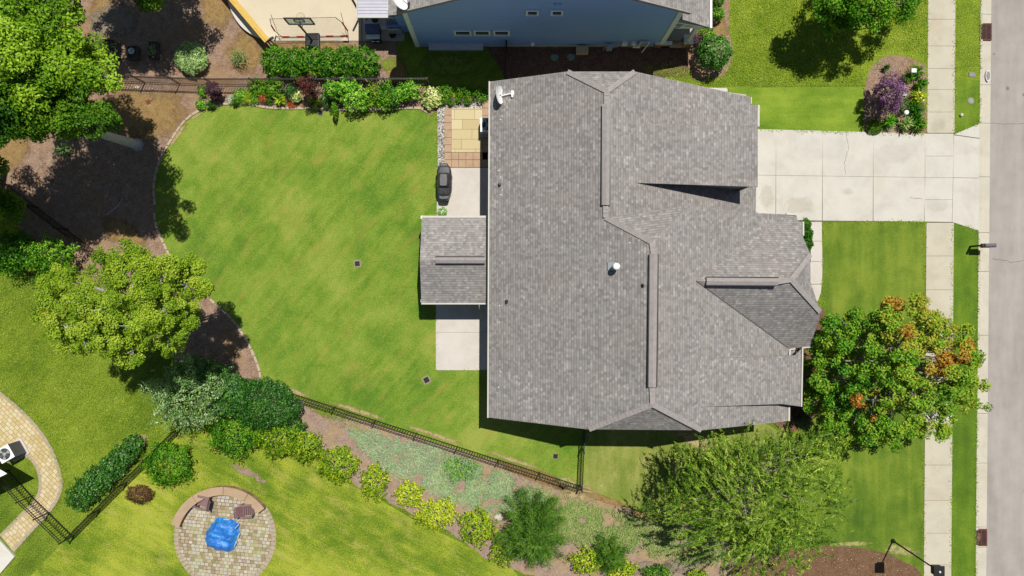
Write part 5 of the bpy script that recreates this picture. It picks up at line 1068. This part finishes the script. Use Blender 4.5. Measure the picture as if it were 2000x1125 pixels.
def mtf(cc, l, t):
    px = 1000 + cc[0] / .03 / (1 - cc[2] / H); py = 562.5 - cc[1] / .03 / (1 - cc[2] / H)
    red = [(1745, 592, 16), (1860, 690, 24), (1885, 685, 18), (1835, 715, 20), (1700, 808, 22), (1715, 765, 16), (1680, 772, 14), (1820, 690, 14), (1815, 605, 10), (1690, 625, 8), (1780, 655, 12)]
    v = t * .42 + .05
    if px > 1700: v = .18 + t * .34
    if py < 690 and px > 1720: v += .10
    for a, b, r in red:
        if math.hypot(px - a, py - b) < r * .95 and t > .3: v = .72 + rg.uniform(-.16, .14)
    return v
tree('maple_tree', 'broad maple with orange tinged leaf clusters over the sidewalk', (1688, 702), mp, L_['maple'], .15, 1.25, .18, tf=mtf, clump=6, crs=.36, flat=.75, vis=.2)
tree('leafy_tree', 'green tree at the top of the neighbouring front lawn, cut by the top margin', (1628, 25), [(1650, 10, 48, 4), (1690, -10, 52, 4.5), (1740, 5, 44, 4), (1770, 12, 24, 3.6), (1620, -20, 50, 4), (1700, 40, 34, 3.6), (1610, 20, 20, 3.5), (1660, 48, 22, 3.2), (1690, -60, 60, 4.5), (1740, -50, 50, 4.4), (1625, 48, 14, 3), (1785, -10, 18, 3.4)], L_['green'], .14, .9, .16, clump=5, crs=.42)
# weeping willow: many slender leafy strands
def willow():
    bx, by, _ = P(1418, 925); T = Thing('willow_tree', 'wispy willow with long narrow leaves overhanging the side lawn and ground cover', 'tree', (bx, by, 0))
    lob = [(1405, 905, 50), (1470, 900, 58), (1540, 895, 46), (1600, 880, 38), (1632, 888, 28), (1355, 935, 52), (1430, 940, 80), (1510, 945, 75), (1580, 930, 60), (1320, 985, 48), (1390, 1010, 70), (1470, 1020, 75), (1550, 1010, 65), (1610, 990, 34), (1620, 955, 26), (1450, 1070, 55), (1520, 1075, 55), (1585, 1050, 45), (1370, 1050, 40), (1560, 1105, 26), (1490, 1115, 30), (1288, 1000, 24), (1580, 862, 22), (1500, 878, 24), (1350, 900, 26)]
    br = MB(); P_ = []; A_x = []; Ti = []; Nn = []
    cm = np.array(P(1455, 960, 5.0))
    for a, b, r in lob:
        dist = math.hypot(a - 1460, b - 960) / 190; z = 5.6 - 2.6 * dist ** 1.6; c = np.array(P(a, b, z)); rw = r * .03 * (1 - z / H)
        s0 = np.array((bx, by, rg.uniform(1.2, 2.6))); br.tube([s0, (s0 + c) / 2 + rg.normal(0, .2, 3), c], [.07, .04, .012], 5)
        out = c - cm; out[2] = 0; on = out / (np.linalg.norm(out) + 1e-6); ns = int(30 * rw * rw); ld = rg.normal(0, .5, 3); tl = rg.uniform(.3, .7)
        for i in range(ns):
            st = c + rdir(1)[0] * rg.uniform(.2, 1) * rw * np.array((1, 1, .6)); ln = rg.uniform(.6, 1.5); d0 = unit((on * .7 + np.array((-.35, .55, 0)) + ld + rg.normal(0, .32, 3) + np.array((0, 0, .25)))[None])[0]
            pts = []; q = st.copy(); d = d0.copy()
            for s in range(7): pts.append(q.copy()); q = q + d * ln / 7; d = unit((d + np.array((0, 0, -.16)) + rg.normal(0, .12, 3))[None])[0]
            if rg.uniform() < .08: br.tube(pts, .008, 3, caps=False)
            pts = np.array(pts); k = 24; f = rg.uniform(0, 5.99, k); i0 = f.astype(int); pos = pts[i0] + (pts[i0 + 1] - pts[i0]) * (f - i0)[:, None]; dr = unit(pts[i0 + 1] - pts[i0])
            P_.append(pos + rg.normal(0, .035, (k, 3))); A_x.append(dr + rg.normal(0, .35, (k, 3))); Ti.append(np.clip(rg.normal(tl * .5 + rg.uniform(0, .5), .13, k), 0, 1)); Nn.append(np.tile((0, 0, 1.0), (k, 1)))
    T.part('trunk', MB().tube([(bx, by, -.05), (bx + .05, by, .8), (bx - .05, by + .1, 2), (bx + .1, by, 3.6)], [.24, .17, .14, .07], 9), M['bark'], smooth=True); T.part('branches', br, M['bark'])
    leaf_obj('crown', np.concatenate(P_), np.concatenate(Nn), .21, .042, np.concatenate(Ti), L_['willow'], T.o, T.loc, axis=np.concatenate(A_x), jit=.6)
willow()
def conifer(name, label, base, h, rpx, tipz, mat, lean=(0, 0), seed=0, nb=26, dens=1.0):
    bx, by, _ = P(*base); T = Thing(name, label, 'tree', (bx, by, 0)); R0 = rpx * .03; br = MB(); P_ = []; A_x = []; Ti = []
    for i in range(nb * 3):
        f = i / (nb * 3); z = h * (.12 + .86 * f); Rr = R0 * (1 - f) ** .75 * rg.uniform(.72, 1.1); a = i * 2.4 + rg.uniform(-.3, .3); o = np.array((bx + lean[0] * f, by + lean[1] * f, z)); e = o + np.array((math.cos(a) * Rr, math.sin(a) * Rr, .12 * Rr + .1))
        br.tube([o, (o + e) / 2 + (0, 0, -.05), e], [.03, .018, .007], 4); n = int(150 * dens * Rr / 1.2) + 20; u_ = rg.uniform(.2, 1.02, n); d = unit((e - o)[None])[0]
        side = rg.normal(0, .16, (n, 3)) * (1.25 - .5 * u_)[:, None] * min(1, Rr); P_.append(o + (e - o) * u_[:, None] + side); A_x.append(d * .9 + side * 3 + np.array((0, 0, .35))); Ti.append(np.clip(rg.normal(.25 + .4 * rg.uniform(), .14, n), 0, 1))
    T.part('trunk', MB().tube([(bx, by, -.05), (bx + lean[0], by + lean[1], h)], [.12, .02], 8), M['bark']); T.part('branches', br, M['bark'])
    n = sum(len(a) for a in P_); leaf_obj('needles', np.concatenate(P_), np.tile((0, 0, 1.0), (n, 1)), .17, .03, np.concatenate(Ti), mat, T.o, T.loc, axis=np.concatenate(A_x), jit=.8)
conifer('pine_tree', 'soft green pine at the end of the shrub row by the ground cover', (1042, 1018), 4.2, 80, 4, L_['pine'], nb=34, dens=1.7)
conifer('pine_tree', 'small young pine among the yellow-green shrubs at the bottom margin', (1188, 1075), 2.0, 38, 2, L_['pine'], nb=18, dens=1.6)
# ------------------------------------------------------------------ shrubs and hedges
S = shrub
S('shrub', 'silvery green feathery shrub at the end of the diagonal fence', (372, 770), 70, 3.4, L_['silver'], .15, .8, ry=64, lw=.38, rough_=.3, jit=.9)
S('shrub', 'dark green leafy shrub just behind the silvery shrub', (395, 730), 50, 2.6, L_['dark'], .12, 1.0, ry=30, rough_=.3)
S('shrub', 'large dark laurel mound where the back fence begins', (515, 788), 72, 2.2, L_['dark'], .10, 1.2, ry=50, rot=-.2, tint=(.42, .2), rough_=.08)
S('shrub', 'dark laurel joined to the left of the large laurel mound', (445, 770), 48, 2.3, L_['dark'], .10, 1.1, ry=44, tint=(.5, .2))
rowd = [((457, 851), 47, 1.7, 'green', 'rounded mid-green shrub below the large laurel mound', 38, .45), ((575, 832), 20, 1.1, 'dark', 'small dark shrub tucked behind the second yellowing shrub', 16, .5), ((545, 855), 42, 1.5, 'lime', 'yellowing shrub right of the rounded mid-green one', 36, .3), ((598, 871), 31, 1.3, 'lime', 'yellow-green shrub touching the yellowing shrub on its right', 29, .38),
  ((660, 905), 38, 1.3, 'lime', 'fifth shrub of the lawn edge row, yellow-green and wide', 33, .42), ((732, 941), 26, 1.2, 'lime', 'narrow upright yellow-green shrub alone on the pink mulch', 32, .5), ((799, 965), 26, 1.0, 'lime', 'bright yellow small shrub beside the blue-green ground cover', 24, .72), ((853, 1002), 40, 1.1, 'lime', 'wide bright yellow shrub below the blue-green ground cover', 27, .72), ((933, 1030), 33, 1.1, 'lime', 'yellow-green shrub against the left side of the pine', 34, .48),
  ((985, 1072), 26, 1.0, 'lime', 'yellow-green shrub half hidden under the left side of the pine', 30, .42), ((1147, 1096), 32, 1.0, 'lime', 'yellow shrub between the pine and the young pine', 23, .55), ((1212, 1112), 30, .9, 'lime', 'yellow shrub under the young pine at the bottom margin', 20, .6), ((1283, 1118), 26, .9, 'green', 'low green shrub cut by the bottom margin below the ground cover', 14, .5), ((1362, 1122), 20, .8, 'lime', 'small yellow-green shrub cut by the bottom margin near the brown bed', 10, .5)]
for c, r, h, mt, lb, ry, tn in rowd: S('shrub', lb, c, r, h, L_[mt], .12, .95, ry=ry, group='shrubs in a row along the lawn edge', tint=(tn, .2), rough_=rg.uniform(.22, .42))
S('shrub', 'loose green shrub beside the diagonal fence, left of the round patio', (328, 905), 46, 1.5, L_['green'], .11, 1.0, ry=42, rough_=.22)
S('shrub', 'small brown leaved shrub on the lawn near the diagonal fence', (272, 965), 26, .7, L_['brown'], .09, 1.0, ry=18)
for i, (cx, cy, r) in enumerate([(262, 868, 19), (243, 888, 23), (222, 908, 25), (200, 930, 27), (176, 950, 27), (156, 970, 25)]):
    S('hedge_shrub', ['glossy hedge shrub at the upper end of the diagonal hedge', 'second glossy hedge shrub from the upper end', 'third glossy hedge shrub from the upper end', 'third glossy hedge shrub from the lower end', 'second glossy hedge shrub from the lower end', 'glossy hedge shrub at the lower end of the diagonal hedge'][i], (cx, cy), r, 1.2, L_['dark'], .12, 1.0, group='shrubs of the diagonal hedge', tint=(.5, .22), rough_=.25)
S('shrub', 'leafy green shrub beside the yellow-green tree, over the diagonal fence', (104, 500), 44, 2.2, L_['green'], .13, .8, ry=34, rough_=.35, tint=(.6, .2))
S('shrub', 'dark green shrub at the left margin below the shaded fence', (30, 495), 44, 2.0, L_['green'], .13, .9, ry=40, rough_=.3, tint=(.35, .2)); S('shrub', 'yellow leaved shrub at the left margin above the dark green one', (12, 440), 26, 1.6, L_['lime'], .12, .8, tint=(.6, .2))
for c, lb in (((80, 551), 'upper red flowering plant on the left lawn'), ((83, 610), 'lower red flowering plant on the left lawn')):
    T = S('flowering_plant', lb, c, 18, .8, L_['green'], .10, .35, cat='plant', rough_=.4, tint=(.15, .15), ry=13); x, y, _ = P(c[0] + 2, c[1], .8); q, d = dome_points(110, .26, .2, .3, .3); leaf_obj('flowers', q + np.array((x, y, .65)), d, .09, .07, rg.uniform(.2, 1, 110), L_['red'], T.o, T.loc)
blade_plant('yucca', 'spiky pale green plant in the shade below the large dark tree', (124, 293), 20, .7, L_['silver'], 60, .05)
# top hedge of the neighbour
for i, cx in enumerate((540, 574, 609, 644, 680, 714)):
    S('hedge_shrub', ['hedge shrub at the left end of the clipped hedge by the court', 'second clipped hedge shrub from the left by the court', 'clipped hedge shrub directly below the basketball hoop', 'fourth clipped hedge shrub from the left by the court', 'second clipped hedge shrub from the right by the court', 'hedge shrub at the right end of the clipped hedge by the court'][i], (cx, 120 + (4 if i % 2 else 0)), 27, 1.5, L_['green'], .12, 1.2, ry=29, group='shrubs of the clipped hedge by the court', tint=(.45, .2), rough_=.2)
S('shrub', 'round pale blue-green spruce bush on the mulch by the upper fence', (374, 113), 31, 1.1, L_['spruce'], .12, 1.6, lw=.35, rough_=.1, tint=(.55, .2)); S('shrub', 'thin sparse young shrub on the mulch left of the clipped hedge', (467, 113), 14, .9, L_['silver'], .09, .4, tint=(.3, .2), rough_=.4)
# blue house front shrubs
S('shrub', 'large round glossy shrub at the corner of the blue house', (1394, 104), 33, 2.0, L_['dark'], .13, 1.3, tint=(.6, .2), rough_=.1); S('shrub', 'leafy green shrub under the porch corner of the blue house', (1378, 68), 16, 1.2, L_['green'], .11, 1, tint=(.6, .2))
S('shrub', 'pink tinged shrub between the porch and the large round shrub', (1361, 80), 12, 1.0, L_['purple'], .09, .8, tint=(.6, .3)); S('shrub', 'bright green round shrub along the blue house front', (1402, 28), 12, .9, L_['bright'], .09, 1.1, tint=(.35, .2)); S('shrub', 'dark green shrub along the blue house front, cut by the top margin', (1402, 2), 12, .9, L_['green'], .09, 1.1)
# front of the big house
for i, (cx, cy) in enumerate(((1573, 440), (1577, 458), (1577, 476))): S('hedge_shrub', ['dark clipped shrub nearest the driveway beside the front walk', 'middle dark clipped shrub beside the front walk', 'lower dark clipped shrub beside the front walk'][i], (cx, cy), 10, .7, L_['green'], .07, 1.5, ry=13, group='clipped shrubs beside the front walk', tint=(.25, .15))
S('shrub', 'shaded green shrub in the notch of the house front by the maple', (1575, 715), 14, .8, L_['green'], .09, .8); S('shrub', 'dark leaved shrub on the brown mulch at the house corner', (1560, 806), 13, .7, L_['purple'], .08, .7, tint=(.3, .2)); S('shrub', 'second dark shrub on the brown mulch near the willow', (1568, 820), 12, .6, L_['dark'], .08, .7, tint=(.3, .2))
# street-side bed
T = S('crepe_myrtle', 'bushy shrub covered in purple blossom in the street-side bed', (1738, 183), 25, 2.6, L_['myrtle'], .09, 1.3, ry=34, rough_=.32, tint=(.47, .25), zc=1.7)
blade_plant('daylily', 'dark spiky plant above the purple bush', (1730, 132), 10, .5, L_['dark'], 40, .04)
for c, r, mt, lb, tn in (((1790, 140), 17, 'green', 'green daylily clump at the top right of the street-side bed', .55), ((1773, 152), 13, 'green', 'green daylily clump beside the white square light', .6), ((1797, 165), 15, 'green', 'green daylily clump against the sidewalk, above the yellow one', .45), ((1792, 190), 18, 'lime', 'yellow-green grassy clump with yellow flowers by the sidewalk', .55),
   ((1736, 238), 18, 'bright', 'bright green strappy clump at the driveway edge of the bed', .4), ((1768, 242), 18, 'cover', 'olive ornamental grass clump below the white round light', .45), ((1787, 214), 20, 'green', 'dense dark green clump against the sidewalk', .3), ((1794, 244), 17, 'green', 'green clump at the corner of sidewalk and driveway', .45), ((1786, 230), 16, 'green', 'dark green clump between the dense clump and the corner clump', .25)):
    blade_plant('daylily', lb, c, r, .65, L_[mt], 110, .05, tint=(tn, .2), group='grassy clumps in the street-side bed', flowers=simple('petal_yellow', (.8, .7, .1)) if mt == 'lime' else None, fl=4)
S('shrub', 'dark shrub with small pink blooms right of the purple bush', (1760, 207), 16, .8, L_['dark'], .08, .8, tint=(.35, .3)); S('shrub', 'low flat yellow-green mound at the driveway edge of the bed', (1708, 248), 17, .35, L_['lime'], .06, 1.6, ry=14, tint=(.2, .12), rough_=.05)
# planting bed by the back lawn (left to right)
for c, r, h, mt, lb, tn, ls in (((397, 178), 9, .5, 'green', 'small round green plant against the upper fence', .7, .08), ((392, 204), 8, .45, 'bright', 'small bright green plant near the bend of the bed edging', .4, .08), ((419, 177), 12, 1.4, 'purple', 'tall dusky purple shrub near the left end of the planting bed', .5, .08),
   ((423, 188), 8, .9, 'burgundy', 'dark purple shrub leaning over its purple neighbour', .3, .08), ((452, 195), 7, .4, 'white', 'white variegated plant at the front of the bed', .6, .07), ((470, 187), 12, .5, 'bright', 'lime green plant right of the white variegated one', .4, .08), ((483, 191), 10, .45, 'lime', 'lime mound in front of the lawn edging', .6, .07), ((497, 192), 9, .45, 'bright', 'round lime green mound before the yellow-orange plant', .55, .07),
   ((513, 189), 9, .5, 'orange', 'yellow-orange leaved plant in the bed', .8, .07), ((503, 172), 15, .8, 'green', 'green shrub behind the lime mounds by the fence', .6, .09), ((532, 170), 16, .9, 'green', 'wider green shrub by the fence above the dark round plant', .65, .09), ((526, 196), 7, .4, 'green', 'small dark round plant left of the big daylily', .2, .05),
   ((568, 180), 11, .8, 'dark', 'dark shadowy shrub behind the variegated hosta', .35, .1), ((570, 203), 7, .25, 'orange', 'low mound of orange flowers on the bed edging', .3, .05), ((638, 194), 12, .7, 'dark', 'shaded green plant right of the second daylily', .5, .09),
   ((652, 178), 13, 2.0, 'bright', 'tall narrow bright shrub in the middle of the bed', .4, .1), ((676, 176), 17, 1.5, 'bright', 'bright leafy shrub right of the tall narrow one', .5, .11), ((693, 190), 22, 1.5, 'bright', 'biggest bright leafy shrub of the bed, leaning over the lawn edge', .6, .11), ((712, 202), 12, 1.0, 'green', 'green shrub at the lower right of the biggest bright shrub', .7, .1), ((733, 180), 15, 1.0, 'willow', 'olive green shrub in front of the fence gap', .5, .09),
   ((750, 196), 16, 1.1, 'green', 'dark tangled shrub hanging over the lawn edge', .55, .1), ((766, 200), 11, .8, 'dark', 'small dark shrub next to the tangled one', .4, .1), ((783, 184), 14, 1.1, 'bright', 'bright green shrub second from the right of the leafy group', .4, .1), ((803, 178), 14, 1.2, 'bright', 'bright green shrub next to the large variegated hosta', .5, .1), ((755, 172), 12, .9, 'green', 'green shrub close to the fence above the tangled shrub', .5, .1)):
    S('garden_shrub', lb, c, r * 1.15, h, L_[mt], ls * 1.1, 1.0, group='mixed plants of the bed along the back lawn', tint=(tn, .2), rough_=.35)
x, y, _ = P(664, 213); m = MB(); 
S('garden_shrub', 'slender shoot of the tall shrub drooping onto the lawn', (655, 214), 5, 1.2, L_['green'], .09, .8, ry=16, group='mixed plants of the bed along the back lawn')
tree('burgundy_maple', 'dark burgundy small maple leaning over the upper fence', (604, 178), [(600, 158, 15, 1.8), (605, 178, 17, 1.8), (612, 192, 11, 1.3), (594, 172, 11, 1.5)], L_['burgundy'], .09, .8, .04, clump=14, crs=.2)
for c, r, mt, lb in (((413, 205), 10, 'dark', 'spiky dark clump at the bend of the bed edging'), ((548, 196), 15, 'lime', 'large yellow-green daylily in the middle of the bed'), ((615, 200), 15, 'lime', 'yellow-green daylily below the burgundy maple'), ((460, 200), 8, 'green', 'small green clump beside the white variegated plant')): blade_plant('daylily', lb, c, r, .5, L_[mt], 90, .05, tint=(.45, .25), group='daylilies of the bed along the back lawn')
for c, r, lb in (((577, 189), 11, 'yellow variegated hosta next to the orange flowers'), ((843, 191), 21, 'large yellow and green hosta at the corner of the gravel strip')): S('hosta', lb, c, r, .6, L_['varieg'], .18, 1.3, cat='plant', tint=(.6, .25), rough_=.15, lw=.75)
for i, (cx, cy) in enumerate(((866, 199), (880, 201), (896, 196), (913, 199))): blade_plant('grass_tuft', ['leftmost of the four small green tufts above the paver patio', 'second of the four small green tufts from the left', 'third of the four small green tufts from the left', 'rightmost of the four small green tufts above the paver patio'][i], (cx, cy), 8, .4, L_['green'], 120, .035, tint=(.5, .2), group='small tufts above the paver patio')
# ferns in the house shade
for i, (cx, cy) in enumerate(((870, 180), (905, 178), (938, 186))): S('garden_shrub', ['leafy plant in the deep shade behind the small tufts, left one', 'leafy plant in the deep shade behind the small tufts, middle one', 'leafy plant in the deep shade nearest the house corner'][i], (cx, cy), 15, .6, L_['green'], .1, .6, group='shaded plants at the house corner', rough_=.4)
# rocks
for c, r, lb in (((1013, 1087), .28, 'pale boulder at the foot of the pine, upper one'), ((1185, 1117), .24, 'pale boulder near the yellow shrub at the bottom margin'), ((974, 1010), .3, 'pinkish boulder on the left side of the pine'), ((268, 171), .14, 'small grey stone on the straw below the fence')):
    x, y, _ = P(*c); m = MB(); vs = []
    for j, (q, z) in enumerate(((1, 0), (1.02, .25), (.8, .5), (.35, .62))):
        for k in range(9): a = k * .698; f = 1 + .25 * mnoise.noise(Vector((math.cos(a) + x, math.sin(a), j))); vs.append((x + r * q * f * math.cos(a), y + r * .7 * q * f * math.sin(a), r * z))
    m.add(vs, [(j * 9 + k, j * 9 + (k + 1) % 9, (j + 1) * 9 + (k + 1) % 9, (j + 1) * 9 + k) for j in range(3) for k in range(9)] + [tuple(27 + k for k in range(9))]); m.obj('boulder', M['conc_walk'], org=(x, y, 0), smooth=True, label=lb, cat='rock')
m = MB(); x, y, _ = P(290, 200); m.tube([(x, y, .06), (x + .25, y + .12, .12), (x + .3, y + .3, .05)], [.02, .015, .008], 5).tube([(x - .1, y - .05, .02), (x, y, .06)], .02, 5).box((x - .02, y + .02, .03), (.2, .24, .05), .4); m.obj('tree_stub', M['burgundy'] if 'burgundy' in M else M['rust'], org=(x, y, 0), label='dark red cut stub on the straw below the upper fence', cat='stub')
m = MB(); x, y, _ = P(215, 415); m.tube([(x - .2, y - .15, .03), (x + .2, y + .1, .1), (x + .5, y + .4, .06), (x + .75, y + .85, .03)], [.03, .025, .02, .01], 5).tube([(x + .2, y + .1, .1), (x + .1, y + .3, .05)], .012, 4); m.obj('fallen_branch', M['bark_pale'], org=(x, y, 0), label='thin pale fallen branch on the shaded mulch', cat='branch')
# ------------------------------------------------------------------ ground cover (stuff)
def inside(px, py, poly):
    c = np.zeros(len(px), bool); n = len(poly)
    for i in range(n):
        x0, y0 = poly[i]; x1, y1 = poly[(i + 1) % n]; k = ((y0 > py) != (y1 > py)) & (px < (x1 - x0) * (py - y0) / (y1 - y0 + 1e-9) + x0); c ^= k
    return c
def cover(name, label, poly, n, mat, L0, W0, hz, thin=.35, axis=None, tf=None):
    xs = [p[0] for p in poly]; ys = [p[1] for p in poly]; px = rg.uniform(min(xs), max(xs), n); py = rg.uniform(min(ys), max(ys), n); nz = np.array([mnoise.noise(Vector((a * .03, b * .03, 2))) + .5 * mnoise.noise(Vector((a * .11, b * .11, 7))) for a, b in zip(px, py)])
    j = rg.normal(0, 5, (2, n)); k = inside(px + j[0] + nz * 16, py + j[1] + nz * 12, poly) & (nz > -thin - rg.uniform(0, .3, n)); px, py, nz = px[k], py[k], nz[k]; m = len(px)
    pts = np.stack([(px - 1000) * .03, (562.5 - py) * .03, rg.uniform(.02, hz, m)], 1); ax = rg.normal(0, 1, (m, 3)) * (1, 1, .5) + np.array((0, 0, .25)); ti = .5 + nz * .35 + rg.normal(0, .18, m)
    leaf_obj(name, pts, np.tile((0, 0, 1.0), (m, 1)), L0, W0, ti, mat, None, (pts[:, 0].mean(), pts[:, 1].mean(), 0), axis=ax, jit=.5, kind='stuff', label=label)
cover('ground_cover', 'blue-green spreading juniper between the fence and the shrub row', [(678, 836), (740, 845), (800, 862), (870, 880), (940, 905), (1000, 930), (1060, 965), (1095, 1000), (1060, 1015), (960, 1000), (880, 980), (820, 948), (760, 925), (715, 885), (690, 860)], 42000, L_['blue'], .12, .036, .16, thin=.2)
cover('ground_cover', 'mixed green ground cover between the pine and the willow', [(1000, 940), (1100, 975), (1180, 995), (1260, 1015), (1330, 1025), (1420, 1060), (1440, 1085), (1350, 1105), (1290, 1085), (1220, 1070), (1150, 1065), (1110, 1055), (1085, 1000)], 46000, L_['cover'], .12, .038, .2, thin=.3)
cover('ground_cover', 'thin mixed ground cover between juniper and pine, soil showing through', [(880, 880), (1000, 925), (1120, 975), (1260, 1012), (1330, 1035), (1250, 1060), (1120, 1060), (1000, 1010), (900, 985), (830, 945)], 14000, L_['cover'], .11, .034, .14, thin=.25)
cover('ground_cover', 'dark green weeds growing through the juniper by the long fence', [(865, 900), (905, 890), (935, 905), (925, 925), (900, 945), (870, 925)], 1500, L_['green'], .1, .06, .25, .1)
cover('ground_cover', 'low grassy weeds on the pink mulch at the start of the long fence', [(600, 790), (640, 795), (700, 820), (740, 840), (690, 845), (640, 815)], 1500, L_['willow'], .09, .03, .12, .0)
# short turf blades catch the light on the rougher lawns
def turf(name, label, poly, n, mat, L0=.09, W0=.022, thin=.6):
    cover(name, label, poly, n, mat, L0, W0, .06, thin)
L_['turf'] = leafmat('leaf_turf', [al(80, 114, 14, .8), al(122, 150, 30, .84), al(160, 180, 54, .88), al(192, 200, 92, .88)], trans=.2)
turf('grass', 'rough bright grass of the lawn in front of the blue house', [(1430, -10), (1812, -10), (1812, 100), (1765, 100), (1715, 106), (1680, 140), (1676, 166), (1500, 167), (1384, 168), (1262, 140), (1262, 132), (1340, 132), (1345, 155), (1415, 152), (1432, 100)], 60000, L_['turf'])
turf('grass', 'thick grass of the lawn at the left side', [(-10, 515), (110, 620), (150, 690), (330, 790), (352, 836), (144, 1045), (110, 1000), (121, 935), (86, 850), (50, 806), (-10, 765)], 60000, L_['turf'])

# grass creeping over the edges of the paving
def edge_grass(line, n=60, wd=.07, name='grass', label=None, mat=None):
    pts = W(line); P_ = []; 
    for a, b in zip(pts[:-1], pts[1:]):
        a = np.array(a); b = np.array(b); L0 = np.linalg.norm(b - a); k = int(L0 * n); f = rg.uniform(0, 1, k); d = (b - a) / L0; nn = np.array((-d[1], d[0]))
        nz = np.array([mnoise.noise(Vector((x * L0 * .9 + a[0], a[1], 3))) for x in f]); k_ = rg.uniform(0, 1, k) < .45 + nz
        q = a + (b - a) * f[:, None] + nn * rg.normal(0, wd, (k, 1)); P_.append(q[k_])
    q = np.concatenate(P_); return q
eg = np.concatenate([edge_grass([(1607, 434), (1607, 600)]), edge_grass([(1607, 434), (1804, 434)]), edge_grass([(1480, 254), (1806, 263)]), edge_grass([(1812, -60), (1804.5, 262)]), edge_grass([(1866, -60), (1863, 262), (1913, 241)]), edge_grass([(1803.5, 434), (1803, 1140)]), edge_grass([(1859, 436), (1857, 1140)]), edge_grass([(1860, 434), (1911, 452)]),
  edge_grass([(1915, -60), (1912.8, 241)], wd=.05), edge_grass([(1911, 452), (1905, 1140)], wd=.05), edge_grass([(851, 600), (851, 724), (951, 724)]), edge_grass([(853, 228), (853, 424)], 40), edge_grass([(1421, 172), (1421, 190)]), edge_grass(bl_edge, 35), edge_grass(left_edge, 35), edge_grass(offset(po, -2), 50), edge_grass(offset(pi_, 1), 50), edge_grass(circ(101), 60)])
n = len(eg); pts = np.concatenate([eg, rg.uniform(.03, .07, (n, 1))], 1); leaf_obj('grass', pts, np.tile((0, 0, 1.0), (n, 1)), .10, .028, rg.normal(.5, .2, n), L_['turf'], None, (pts[:, 0].mean(), pts[:, 1].mean(), 0), jit=.6, kind='stuff', label='grass creeping over the edges of the paving')
# hairline cracks and stains of the driveway and gutter
def crack(pts_px, z, wd=.018, seed=0):
    pts = W(pts_px); m = MB(); d = []
    for a, b in zip(pts[:-1], pts[1:]):
        k = max(2, int(math.dist(a, b) / .12)); d += [(a[0] + (b[0] - a[0]) * i / k + .05 * mnoise.noise(Vector((i * .7, seed, a[0]))), a[1] + (b[1] - a[1]) * i / k + .05 * mnoise.noise(Vector((i * .7, seed + 4, a[1])))) for i in range(k)]
    v = []
    for i, p in enumerate(d):
        q = d[min(i + 1, len(d) - 1)]; o = d[max(i - 1, 0)]; l = math.dist(o, q) or 1; nx, ny = -(q[1] - o[1]) / l, (q[0] - o[0]) / l; w_ = wd * (.4 + .6 * abs(math.sin(i * .9 + seed))) / 2; v += [(p[0] + nx * w_, p[1] + ny * w_, z), (p[0] - nx * w_, p[1] - ny * w_, z)]
    m.add(v, [(2 * i, 2 * i + 1, 2 * i + 3, 2 * i + 2) for i in range(len(d) - 1)]); o = m.obj('crack', M['joint'], kind='structure')
crack([(1652, 258), (1657, 290), (1649, 318), (1652, 345)], .034, .02, 1); crack([(1778, 386), (1795, 388), (1806, 389)], .034, .025, 2); crack([(1938, 505), (1965, 508), (1978, 512), (2010, 507)], -.076, .03, 3); crack([(1938, 240), (1970, 242), (2010, 240)], -.076, .025, 4)
M['stain_o'] = litter('stain_rust', [al(200, 176, 136), al(210, 190, 152)], 40, .2, fade=True, thr=.4, amax=.14); M['stain_d'] = litter('stain_dark', [al(168, 160, 148), al(180, 172, 160)], 40, .2, fade=True, thr=.2, amax=.07)
for i, (a, b, c, d, mt) in enumerate(((1497, 385, 22, 30, 'stain_o'), (1560, 400, 40, 24, 'stain_o'), (1655, 375, 16, 10, 'stain_o'), (1740, 300, 50, 26, 'stain_d'), (1830, 245, 20, 18, 'stain_d'), (900, 380, 30, 30, 'stain_d'), (1830, 400, 30, 20, 'stain_d'))):
    patch('stain', blob(a, b, c, d, i + 80), .035, M[mt])
